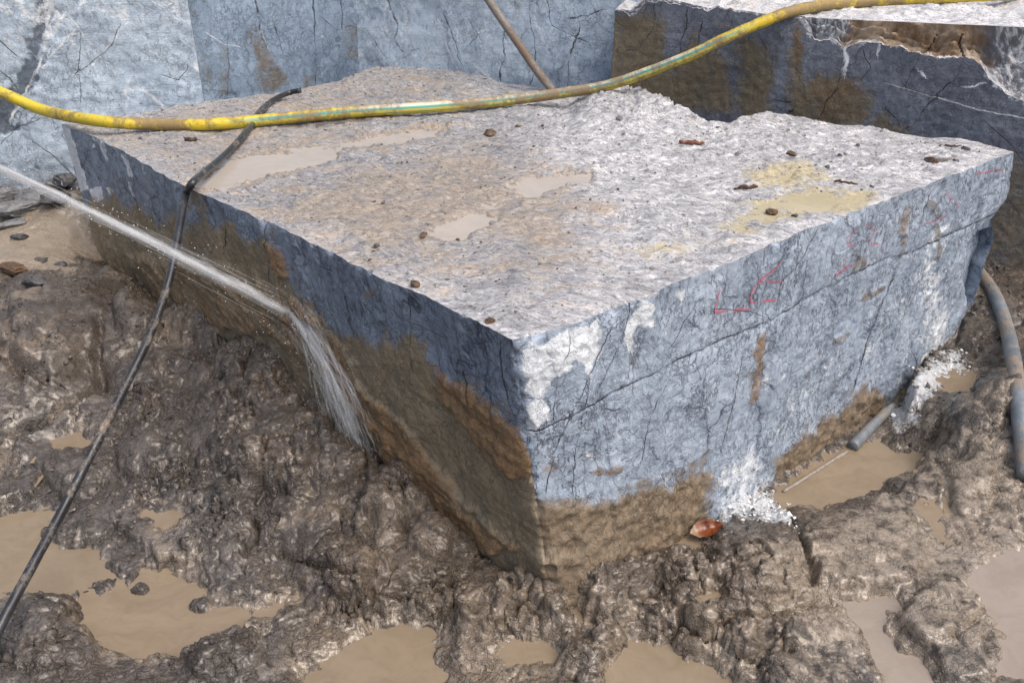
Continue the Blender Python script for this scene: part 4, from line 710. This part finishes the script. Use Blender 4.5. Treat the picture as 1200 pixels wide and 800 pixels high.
# open ground beyond the modelled mud, reaching the horizon
aq = np.concatenate([-np.geomspace(200, 4.6, 24), np.linspace(-4.2, 4.2, 22), np.geomspace(4.6, 200, 24)]); bx, by = np.meshgrid(aq, aq + 2, indexing='ij')
bz = -.5 + .05 * fbm(bx * .7, by * .7, 3, 99)
mesh('ground', np.stack([bx, by, bz], 2).reshape(-1, 3), gridq(len(aq), len(aq)), M_MUD, mask=[np.full(bx.size, c) for c in (.3, 0, .5, .4)], kind='structure')
for (poly, lv, pale), s_ in zip(WP, wsd):
    m = s_ > -30; i0, i1 = np.where(m.any(1))[0][[0, -1]]; j0, j1 = np.where(m.any(0))[0][[0, -1]]; st = 4
    sub = np.stack([X, Y, np.full(X.shape, lv + .0009 * WP.index((poly, lv, pale)))], 2)[i0:i1 + st:st, j0:j1 + st:st]; mm = m[i0:i1 + st:st, j0:j1 + st:st].ravel()
    if min(sub.shape[:2]) < 2: continue
    q = gridq(*sub.shape[:2]); q = q[mm[q].any(1)]
    if len(q): mesh('puddle', sub.reshape(-1, 3), q, M_WATERP if pale else M_WATER, kind='structure')
def ground_z(x, y):
    i = np.clip(np.searchsorted(gx, x), 1, nx - 1); j = np.clip(np.searchsorted(gy, y), 1, ny - 1); return Gd[i, j, 2]
def on_ground(px_, py_):
    z = 0.0
    for _ in range(12): p = atz(px_, py_, z); z = .5 * z + .5 * float(ground_z(p[0], p[1]))
    return atz(px_, py_, z)
RFN = np.cross(pD - pA, A_(.09, -.01, -.75)); RFN /= np.linalg.norm(RFN); RFN = RFN if RFN[1] < 0 else -RFN
def seen_point(px_, py_, face=True):
    """first point of mud or lit block face along the sight line"""
    d = ray(px_, py_)
    for t in np.arange(1.0, 5, .004):
        p = EYE + d * t
        if p[2] < ground_z(p[0], p[1]) or (face and (np.dot(p - pA, RFN) < 0 or p[2] < -.2)): return p
    return p
def top_z(x, y):
    k = np.argmin((T[..., 0] - x) ** 2 + (T[..., 1] - y) ** 2); return T.reshape(-1, 3)[k, 2]

# ---------------------------------------------------------------- hoses and pipes
M_YH = hose_mat('yellow_hose_skin', (.62, .46, .02), (.52, .44, .05), (.22, .15, .085), [((.025, .30, .28), .075, .055, .0, 3.5, 6.1), ((.02, .25, .22), .955, .040, .0, 4.0, 6.2), ((.50, .52, .46), .16, .07, .0, 4.0, 5.9)], .60, .45)
M_BH = hose_mat('black_hose_skin', (.018, .019, .022), (.035, .038, .045), (.30, .24, .18), None, .30, .25)
M_GH = hose_mat('grey_hose_skin', (.12, .145, .17), (.19, .22, .25), (.24, .19, .145), None, .52, .35)
M_PIPE = hose_mat('rusty_pipe_skin', (.20, .18, .16), (.28, .26, .24), (.18, .13, .09), None, .5, .5)
hp = [A_(-4.4, 3.1, 1.35), A_(-3.6, 3.62, 1.12), aty(-70, 86, 4.02), aty(0, 108, 3.98), aty(50, 129, 3.93), atz(110, 141, .81), atz(180, 146, .785), atz(250, 145.5, .785), atz(330, 139, .785), atz(420, 131, .785), atz(520, 124.5, .785), atz(600, 117, .79), aty(660, 109, 4.22), aty(720, 98, 4.2), aty(800, 69, 4.12), aty(840, 50, 4.10), aty(880, 32, 4.10), aty(920, 16, 4.12), atz(960, 7, 1.215), atz(1010, 2, 1.22), atz(1070, -1, 1.225), atz(1140, -4, 1.23), atz(1230, -8, 1.23)]
hp += [hp[-1] + A_(.8, .2, .01), hp[-1] + A_(1.7, .7, .01)]
V, F, UV = tube(catmull(hp, 10), .0255, 18, wob=.05)
oh = mesh('yellow_hose', V, F, M_YH, uv=UV, loc=hp[7], label='long yellow hose with teal stripes running across the block top and over the dark ledge', category='hose')
bh = [atz(352, 106, .80), atz(337, 109.5, .785), atz(318, 119, .776), atz(304, 134, .776), atz(292, 151, .776), atz(277, 168, .776), atz(258, 187, .778), atz(238, 204, .785), atz(225, 215, .788), aty(218.5, 226, 2.93), aty(214, 245, 2.86), aty(207, 285, 2.72), aty(199, 325, 2.60), aty(186, 366, 2.48), aty(170, 405, 2.36), aty(150, 446, 2.24), aty(125, 496, 2.10), aty(100, 545, 1.98), aty(74, 596, 1.86), aty(48, 644, 1.74), aty(22, 692, 1.63), aty(0, 734, 1.54), aty(-16, 772, 1.47), aty(-34, 820, 1.38)]
c = catmull(bh, 8); lim = np.array([top_z(p[0], p[1]) if p[1] > 2.95 and k < 72 else (ground_z(p[0], p[1]) if k > 96 else -9) for k, p in enumerate(c)]); c[:, 2] = np.where(np.arange(len(c)) > 96, np.maximum(c[:, 2], lim + .004), c[:, 2])
black = empty('black_hose', bh[8], label='black mud-splashed hose hanging over the left edge of the block down into the mud', category='hose')
V, F, UV = tube(c, .0130, 14, wob=.05); mesh('hose_tube', V, F, M_BH, parent=black, uv=UV)
c2 = c[6:74].copy(); sdv = np.cross(np.gradient(c2, axis=0), A_(0, 0, 1)); sdv /= np.linalg.norm(sdv, axis=1, keepdims=True); k_ = np.sin(np.linspace(0, math.pi, len(c2)))
c2 += sdv * (.018 * k_ + .008 * np.sin(np.linspace(0, 9, len(c2))) * k_)[:, None]; c2[:, 2] -= .003
V, F, UV = tube(c2, .0085, 12, wob=.04); mesh('side_cable', V, F, M_BH, parent=black, uv=UV)
pp = [aty(648, 106, 4.58), aty(632, 87, 4.60), aty(612, 58, 4.63), aty(590, 26, 4.67), aty(571, -2, 4.70), aty(545, -40, 4.74)]
V, F, UV = tube(catmull(pp, 10), .0215, 14, wob=.03); mesh('pipe', V, F, M_PIPE, uv=UV, loc=pp[0], label='mud-coated grey pipe leaning against the pale wall at top centre', category='pipe')
gh = [atz(1146, 318, .10), atz(1160, 336, .10), atz(1172, 360, .075), atz(1182, 392, .05), atz(1189, 430, .02), atz(1194, 470, -.005), atz(1199, 510, -.03), atz(1206, 560, -.06)]
gh[2:] = [seen_point(x, y, False) - ray(x, y) * .016 for x, y in ((1172, 360), (1182, 392), (1189, 430), (1194, 470), (1198, 510), (1203, 560))]
cg = catmull(gh, 10)
for _ in range(30): cg[1:-1] = .25 * cg[:-2] + .5 * cg[1:-1] + .25 * cg[2:]
V, F, UV = tube(cg, .029, 18, wob=.03); mesh('grey_hose', V, F, M_GH, uv=UV, loc=gh[3], label='thick grey-blue hose curving out of the mud at the right edge', category='hose')
ps = [seen_point(x, y) - ray(x, y) * o_ for x, y, o_ in ((1047, 474, -.01), (1031, 490, .014), (1015, 506, .020), (999, 523, .018))]
V, F, UV = tube(catmull(ps, 8), np.interp(np.linspace(0, 1, 25), [0, .2, 1], [.010, .019, .023]), 14, wob=.04); mesh('pipe_stub', V, F, M_GH, uv=UV, loc=ps[2], label='short grey pipe stub against the foot of the block above the brown pool', category='pipe')
ps = [seen_point(x, y) - ray(x, y) * .006 for x, y in ((993, 529), (970, 543), (945, 559), (918, 576))]
V, F, UV = tube(catmull(ps, 8), .0065, 8, wob=.1); mesh('cable', V, F, plain_mat('silted_cable', (.20, .175, .15), (.34, .31, .28), 60), uv=UV, loc=ps[2], label='thin pale cable along the water line at the foot of the block', category='cable')

# ---------------------------------------------------------------- water jet
g = G('spray_water'); g.done((.86, .90, .94), .12, IOR=1.33, Specular_IOR_Level=.5)
tr = g.node('BsdfTransparent'); ms = g.node('MixShader'); ms.inputs[0].default_value = .045
g.t.links.new(tr.outputs[0], ms.inputs[1]); g.t.links.new(g.b.outputs[0], ms.inputs[2]); g.t.links.new(ms.outputs[0], g.out.inputs[0]); M_SPRAY = g.m
g = G('spray_mist'); g.done((.88, .92, .96), .3); tr = g.node('BsdfTransparent'); ms = g.node('MixShader'); nz_ = g.noise(g.vmul(g.uv(), (3, 5, 1)), 2.0, 5, .7)
g.put(ms.inputs[0], g.rng(nz_, .38, .72, .01, .17)); g.t.links.new(tr.outputs[0], ms.inputs[1]); g.t.links.new(g.b.outputs[0], ms.inputs[2]); g.t.links.new(ms.outputs[0], g.out.inputs[0]); M_MIST = g.m
def lface(x, y, out=.02): return onplane(x, y, pA, LNRM) + LN2 * out
LN2 = np.array([-(pB - pA)[1], (pB - pA)[0], 0]); LN2 /= np.linalg.norm(LN2); LN2 = LN2 if LN2[1] < 0 else -LN2
LNRM = np.cross(pB - pA, A_(.09, -.01, -.75)); LNRM /= np.linalg.norm(LNRM)
hit = lface(345, 362, .03); J0 = aty(-60, 172, 2.15)
jm = aty(100, 245, 2.32)
def jet(t):
    t = np.asarray(t)[:, None]; return (1 - t) ** 2 * J0 + 2 * t * (1 - t) * (2 * jm - .5 * J0 - .5 * hit) + t * t * hit
Vs, Fs, off = [], [], 0
def addtube(P, r, ns=5):
    global off
    V, F, _ = tube(P, r, ns, caps=False); Vs.append(V); Fs.append(F + off); off += len(V)
for k in range(560):
    core = rng.random() < .7
    a0 = rng.uniform(-.75, .95); a1 = min(1, a0 + rng.uniform(.06, .32))
    if a1 - a0 < .08: a1 = min(1, a0 + .15)
    n = int(10 + 34 * (a1 - a0)); t = np.linspace(a0, a1, n); P = jet(t); sp = (.0070 if core else .028) * np.maximum(.3, .45 + 1.0 * t)
    an = rng.uniform(0, 6.28); rr = abs(rng.normal(0, .8)) + .1
    o_ = np.outer(sp * rr * math.cos(an), A_(.35, -.5, .5)) + np.outer(sp * rr * math.sin(an), A_(.3, .6, .75))
    P = P + o_; P += .0035 * np.stack([fbm(t * 14, t * 0 + k, 2, 3), fbm(t * 14, t * 0 + k + 50, 2, 4), fbm(t * 14, t * 0 + k + 90, 2, 5)], 1)
    e = np.clip(np.minimum(t - a0, a1 - t) / (a1 - a0) * 4, 0.03, 1)
    addtube(P, rng.uniform(.0012, .0038) * (1.1 if core else .8) * e * (1 + .35 * fbm(t * 26, t * 0 + k, 2, 6)))
stream = empty('water_jet', hit, label='thin white jet of water shooting from the left onto the dark block side', category='water jet')
tj = np.linspace(-.75, 1, 90)
for k, (r_, dz) in enumerate([(.008, 0), (.012, .002), (.017, -.003)]):
    P = jet(tj); P[:, 2] += dz + .003 * fbm(tj * 8, tj * 0 + k, 2, 5); V, F, UV = tube(P, r_ * np.maximum(.3, .5 + .9 * tj) * (1 + .25 * fbm(tj * 12, tj * 0 + k, 3, 8)), 16, caps=False, wob=.15, seed=k); mesh('jet_core', V, F, M_MIST, parent=stream, uv=UV)
mesh('jet_stream', np.vstack(Vs), np.vstack(Fs), M_SPRAY, parent=stream, kind='stuff')
Vs, Fs, off = [], [], 0
for k in range(460):          # water falling down the face after the hit
    x0 = 345 + rng.normal(0, 7); y0 = 364 + rng.normal(0, 6); x1 = 434 + rng.normal(0, 13) ; y1 = 524 + rng.normal(0, 26); b = rng.normal(0, 14)
    a0 = rng.uniform(-.1, .9); a1 = a0 + rng.uniform(.08, .35); a0 = max(a0, 0); t = np.linspace(a0, min(1, a1), 16); ou = .015 + abs(rng.normal(0, .03))
    P = np.array([lface(x0 + (x1 - x0) * (q ** .72) + b * q * (1 - q), y0 + (y1 - y0) * q, ou * (.3 + q)) for q in t])
    P += .006 * np.stack([fbm(t * 9, t * 0 + k, 2, 3), fbm(t * 9, t * 0 + k + 50, 2, 4), 0 * t], 1)
    e = np.clip(np.minimum(t - t[0], t[-1] - t) / (t[-1] - t[0]) * 4, 0.03, 1) * np.clip(1.3 - .9 * t, .1, 1); addtube(P, rng.uniform(.0014, .0050) * e)
tj = np.linspace(0, 1, 50)
for k, r_ in enumerate([.014, .022]):
    P = np.array([lface(345 + 88 * q ** .72 + 4 * k, 362 + 168 * q, .03 + .01 * k) for q in tj]); V, F, UV = tube(P, r_ * (.5 + 1.1 * tj) * (1 + .2 * fbm(tj * 9, tj * 0 + k, 3, 8)), 16, caps=False, wob=.2, seed=5 + k); mesh('fall_core', V, F, M_MIST, parent=stream, uv=UV)
mesh('falling_sheet', np.vstack(Vs), np.vstack(Fs), M_SPRAY, parent=stream, kind='stuff')
def ico():
    p = (1 + 5 ** .5) / 2; V = A_((-1, p, 0), (1, p, 0), (-1, -p, 0), (1, -p, 0), (0, -1, p), (0, 1, p), (0, -1, -p), (0, 1, -p), (p, 0, -1), (p, 0, 1), (-p, 0, -1), (-p, 0, 1)) / 1.902
    F = np.array([(0, 11, 5), (0, 5, 1), (0, 1, 7), (0, 7, 10), (0, 10, 11), (1, 5, 9), (5, 11, 4), (11, 10, 2), (10, 7, 6), (7, 1, 8), (3, 9, 4), (3, 4, 2), (3, 2, 6), (3, 6, 8), (3, 8, 9), (4, 9, 5), (2, 4, 11), (6, 2, 10), (8, 6, 7), (9, 8, 1)]); return V, F
IV, IF = ico()
Vs, Fs = [], []
for k in range(420):
    t = rng.uniform(0.05, 1)
    p = jet([t])[0] + rng.normal(0, .03, 3) * (.4 + t) if k < 230 else lface(345 + rng.normal(0, 22), 362 + rng.normal(0, 20), abs(rng.normal(.05, .04)))
    if k > 330: p = lface(345 + (432 - 345) * t + rng.normal(0, 15), 362 + 165 * t, abs(rng.normal(.05, .05)))
    Vs.append(IV * rng.uniform(.0007, .0020) + p); Fs.append(IF + 12 * k)
g = G('water_drop'); g.done((.80, .84, .88), .08, Alpha=.55); M_DROP = g.m
mesh('droplets', np.vstack(Vs), np.vstack(Fs), M_DROP, parent=stream, kind='stuff')

# ---------------------------------------------------------------- stones, twigs, leaf, crumbs
def sphere_grid(nu=14, nv=9):
    th = np.linspace(0, 2 * math.pi, nu, endpoint=False); ph = np.linspace(.12, math.pi - .12, nv); V = [(math.cos(a) * math.sin(b), math.sin(a) * math.sin(b), math.cos(b)) for b in ph for a in th]
    F = [(i * nu + j, (i + 1) * nu + j, (i + 1) * nu + (j + 1) % nu, i * nu + (j + 1) % nu) for i in range(nv - 1) for j in range(nu)]
    for k in range(0, nu - 2, 2): F.append((0, k + 1, k + 2, (k + 3) % nu)); b0 = (nv - 1) * nu; F.append((b0, b0 + (k + 3) % nu, b0 + k + 2, b0 + k + 1))
    return A_(*V), np.array(F)
def stone(name, p, size, mat, seed, label, cat='stone', rot=0, cuts=7, group=None):
    r = np.random.default_rng(seed); V, F = sphere_grid(20, 13)
    for _ in range(cuts):                                       # planes split off
        n = r.normal(size=3); n /= np.linalg.norm(n); d = V @ n; lim = r.uniform(.45, .8); V = V - np.outer(np.maximum(0, d - lim), n)
    V += .04 * r.normal(size=V.shape); V *= A_(*size); c_, s_ = math.cos(rot), math.sin(rot); V = V @ np.array([[c_, s_, 0], [-s_, c_, 0], [0, 0, 1]])
    o = mesh(name, V + p, F, mat, loc=p, label=label, category=cat, smooth=False)
    if group: o['group'] = group
    return o
M_ROCK = plain_mat('dark_loose_rock', (.035, .035, .038), (.12, .12, .125), 22, .55, .8, .006)
M_ROCKB = plain_mat('brown_loose_rock', (.05, .032, .02), (.16, .10, .06), 26, .6, .9, .006)
M_ROCKP = plain_mat('pale_loose_rock', (.30, .31, .32), (.55, .56, .58), 22, .6, .8, .006)
M_ROCKG = plain_mat('grey_loose_rock', (.10, .105, .11), (.24, .24, .245), 22, .55, .8, .006)
for i, (x, y, sz, rot, mt, lb) in enumerate([(45, 336, (.062, .042, .03), .5, M_ROCK, 'dark stone on the pale ground left of the block, by the mud mound'), (22, 250, (.15, .08, .035), .3, M_ROCKG, 'flat grey slab of rock at the foot of the left wall, lowest of the heap'), (38, 236, (.12, .07, .04), -.2, M_ROCKG, 'grey rock on top of the slab heap below the left wall'), (62, 240, (.09, .06, .035), .8, M_ROCK, 'dark angular rock at the right end of the heap below the left wall'), (14, 265, (.09, .05, .02), .1, M_ROCKG, 'thin grey flake of rock in front of the slab heap'), (78, 221, (.06, .05, .05), .1, M_ROCK, 'dark rough rock wedged between left wall and block'), (5, 240, (.1, .06, .05), .9, M_ROCKG, 'grey rock of the heap at the left edge of the picture'), (25, 279, (.045, .03, .014), .4, M_ROCK, 'small dark flat stone in front of the rock heap'), (48, 306, (.03, .02, .012), .4, M_ROCK, 'tiny dark stone between the rock heap and the larger dark stone'), (20, 322, (.1, .05, .03), -.4, M_ROCKB, 'brown clod at the left picture edge beside the dark stone'), (72, 312, (.03, .02, .012), .4, M_ROCK, 'tiny dark stone above and right of the larger dark stone')]):
    p = on_ground(x, y); stone('stone', p + A_(0, 0, sz[2] * .75), sz, mt, 40 + i, lb, rot=rot)
for i, (x, y, sz, mt, lb) in enumerate([(573, 158, (.034, .026, .02), M_ROCKB, 'brown crumbly lump on the block top below the hose'), (607, 151, (.016, .013, .010), M_ROCKB, 'small brown pebble on the block top right of the crumbly lump'), (725, 155, (.024, .016, .012), M_ROCKG, 'grey pebble on the block top below the gravel hump'), (567, 172, (.012, .01, .006), M_ROCKB, 'tiny brown crumb just below the crumbly lump'), (636, 150, (.010, .009, .006), M_ROCK, 'tiny dark crumb right of the brown pebble on the block top'), (927, 182, (.024, .02, .014), M_ROCKB, 'brown clod on the block top above the yellow puddle'), (983, 183, (.013, .012, .009), M_ROCK, 'left one of two dark pebbles side by side on the block top'), (990, 181, (.013, .01, .009), M_ROCK, 'right one of two dark pebbles side by side on the block top'), (1004, 174, (.012, .01, .009), M_ROCK, 'dark pebble behind the two side-by-side pebbles'), (1131, 178, (.022, .016, .012), M_ROCK, 'dark pebble near the far right corner of the block'), (1119, 191, (.016, .012, .009), M_ROCK, 'dark pebble at the end of the mud streak on the block top'), (970, 196, (.014, .012, .008), M_ROCK, 'dark pebble right of the yellow puddle'), (486, 336, (.017, .013, .011), M_ROCKB, 'brown pebble on the near left edge of the block top'), (442, 292, (.010, .010, .007), M_ROCK, 'tiny dark pebble beside the white patch on the block top'), (497, 281, (.020, .012, .008), M_ROCKB, 'brown crumb beside the middle puddle of the block top'), (904, 250, (.022, .016, .012), M_ROCKB, 'brown clod between the two larger yellow puddles'), (931, 256, (.014, .010, .008), M_ROCK, 'dark pebble below the yellow puddles'), (1021, 221, (.011, .010, .008), M_ROCK, 'dark pebble at the right tip of the yellow puddle'), (1091, 193, (.035, .018, .012), M_ROCKB, 'long brown clod near the right edge of the block top'), (864, 182, (.020, .016, .010), M_ROCKG, 'grey flake on the pale right part of the block top'), (574, 377, (.017, .014, .010), M_ROCKB, 'brown crumb close to the front corner of the block')]):
    p = atz(x, y, Z0); p[2] = top_z(p[0], p[1]) + sz[2] * .5; stone('pebble', p, sz, mt, 80 + i, lb, 'pebble', rot=i)
M_TWIG = plain_mat('dark_wet_twig', (.03, .018, .012), (.09, .05, .03), 60, .6, .6, .003)
M_RTWIG = plain_mat('red_brown_stick', (.10, .035, .02), (.22, .09, .05), 60, .6, .6, .003)
for i, (a, b, r_, mt, lb) in enumerate([((795, 170), (826, 171), .010, M_RTWIG, 'red-brown stick lying on the pale part of the block top'), ((861, 222), (888, 221), .007, M_TWIG, 'dark twig on the block top left of the yellow puddle'), ((1099, 172), (1124, 173), .006, M_TWIG, 'dark twig near the far right corner of the block top'), ((216, 166), (232, 166), .010, M_TWIG, 'short dark stick on the far left of the block top'), ((978, 215), (1004, 219), .005, M_TWIG, 'thin dark twig behind the yellow puddle'), ((500, 84), (522, 82), .012, M_TWIG, 'dark splinter at the far edge of the block under the wall')]):
    p, q = atz(*a, Z0), atz(*b, Z0); P = np.linspace(p, q, 9); P[:, 2] = max(top_z(*p[:2]), top_z(*q[:2])) + r_ * .7; P += .003 * rng.normal(size=P.shape)
    V, F, UV = tube(P, r_ * np.interp(np.linspace(0, 1, 9), [0, .3, .8, 1], [.6, 1, .9, .4]), 8, wob=.2, seed=i); mesh('stick', V, F, mt, uv=UV, loc=P[4], label=lb, category='stick')
# curled autumn leaf
g = G('wet_autumn_leaf'); uv_ = g.uv(); sx = g.node('SeparateXYZ'); g.t.links.new(uv_, sx.inputs[0]); n1 = g.noise(uv_, 5, 5, .6); vein = g.math('ABSOLUTE', g.sub(g.math('FRACT', g.add(g.mul(sx.outputs[0], 7), g.mul(g.math('ABSOLUTE', sx.outputs[1]), 3))), .5))
c_ = g.mix(g.rng(n1, .38, .62), (.060, .013, .007), (.23, .062, .010)); c_ = g.mix(g.mul(g.rng(vein, 0, .12, 1, 0), .4), c_, (.10, .015, .006)); c_ = g.mix(g.rng(g.add(sx.outputs[0], g.mul(g.sub(n1, .5), .5)), .18, .36, 1, 0), c_, (.25, .165, .105))
M_LEAF = g.done(c_, .28, g.bump(n1, .4, .002), Specular_IOR_Level=.4, Coat_Weight=.15)
lp = on_ground(826, 622) + A_(0, -.02, .022); us = np.linspace(0, 1, 17); vs = np.linspace(-1, 1, 11); UU, VV = np.meshgrid(us, vs, indexing='ij')
hw = .030 * np.sin(UU ** .8 * math.pi) * (1 + .08 * np.sin(UU * 40)); LX = (UU - .5) * .118; LY = hw * VV; LZ = .016 * np.abs(VV) ** 1.6 * np.sin(UU * math.pi) + .010 * (UU - .4) ** 2 * 4 + .002 * np.sin(UU * 23)
LG_ = np.stack([LX, LY, LZ], 2); ca, sa = math.cos(.28), math.sin(.28); LG_ = LG_ @ np.array([[ca, sa, 0], [-sa, ca, 0], [0, 0, 1]]); tl = math.radians(20); LG_ = LG_ @ np.array([[1, 0, 0], [0, math.cos(tl), math.sin(tl)], [0, -math.sin(tl), math.cos(tl)]])
lo = LG_ - A_(0, -.4, .8) * .0007
leaf = mesh('fallen_leaf', np.vstack([(LG_ + lp).reshape(-1, 3), (lo + lp).reshape(-1, 3)]), np.vstack([gridq(17, 11), gridq(17, 11, 187, True)]), M_LEAF, uv=np.tile(np.stack([UU, VV], 2).reshape(-1, 2), (2, 1)), loc=lp, label='curled orange-brown leaf lying on the mud at the foot of the block', category='leaf')
V, F, UV = tube(np.array([lp + LG_[0, 5], lp + LG_[0, 5] + A_(-.008, -.003, .001), lp + LG_[0, 5] + A_(-.018, -.004, -.004)]), .0012, 6); mesh('leaf_stalk', V, F, M_TWIG, parent=leaf, uv=UV)
# loose crumbs: too many to count
def crumbs(name, pts, sizes, mat, seed, fl=.7):
    r = np.random.default_rng(seed); n = len(pts); V = IV[None] * (sizes[:, None, None] * (1 + .35 * r.normal(size=(n, 12, 1)))) * A_(1, 1, fl); V = V + pts[:, None]
    F = (IF[None] + 12 * np.arange(n)[:, None, None]).reshape(-1, 3); return mesh(name, V.reshape(-1, 3), F, mat, smooth=False, kind='stuff')
cand = np.stack([rng.uniform(-2.4, 2.4, 9000), rng.uniform(1.2, 4.2, 9000)], 1); ii = np.clip(np.searchsorted(gx, cand[:, 0]), 0, nx - 1); jj = np.clip(np.searchsorted(gy, cand[:, 1]), 0, ny - 1)
okm = (inside[ii, jj] < .5) & (film[ii, jj] < .3) & (wet[ii, jj] < .8) & (patch[ii, jj] + rng.uniform(-.3, .6, 9000) > .3); sz = np.abs(rng.normal(.0038, .0028, 9000)) + .0018; sz = np.minimum(sz, .013)
pt = Gd[ii, jj] + np.stack([0 * sz, 0 * sz, sz * .3], 1)
crumbs('mud_crumbs', pt[okm], sz[okm], M_MUD, 3)
wi, wj = np.where((dust > .25)); k = rng.choice(len(wi), 260); sz = np.minimum(np.abs(rng.normal(.0022, .0022, 260)) + .001, .009); pt = Gd[wi[k], wj[k]] + np.stack([0 * sz, 0 * sz, sz * .3], 1) + rng.normal(0, .016, (260, 3)) * A_(1, 1, .2)
crumbs('white_stone_chips', pt, sz, plain_mat('white_stone_chip', (.52, .56, .60), (.84, .87, .90), 40, .7, .6, .004), 4)
n = 1500; iu, iv = rng.integers(4, NU - 4, n), rng.integers(4, NV - 4, n); sz = np.minimum(np.abs(rng.normal(.0018, .0018, n)) + .001, .007); okm = np.ones(n, bool)
for s_ in pud.values(): okm &= s_[iu, iv] < -4
crumbs('grit', (T[iu, iv] + np.stack([0 * sz, 0 * sz, sz * .25], 1))[okm], sz[okm], plain_mat('dark_grit', (.06, .05, .042), (.26, .23, .20), 8, .6, .5, .003), 5)
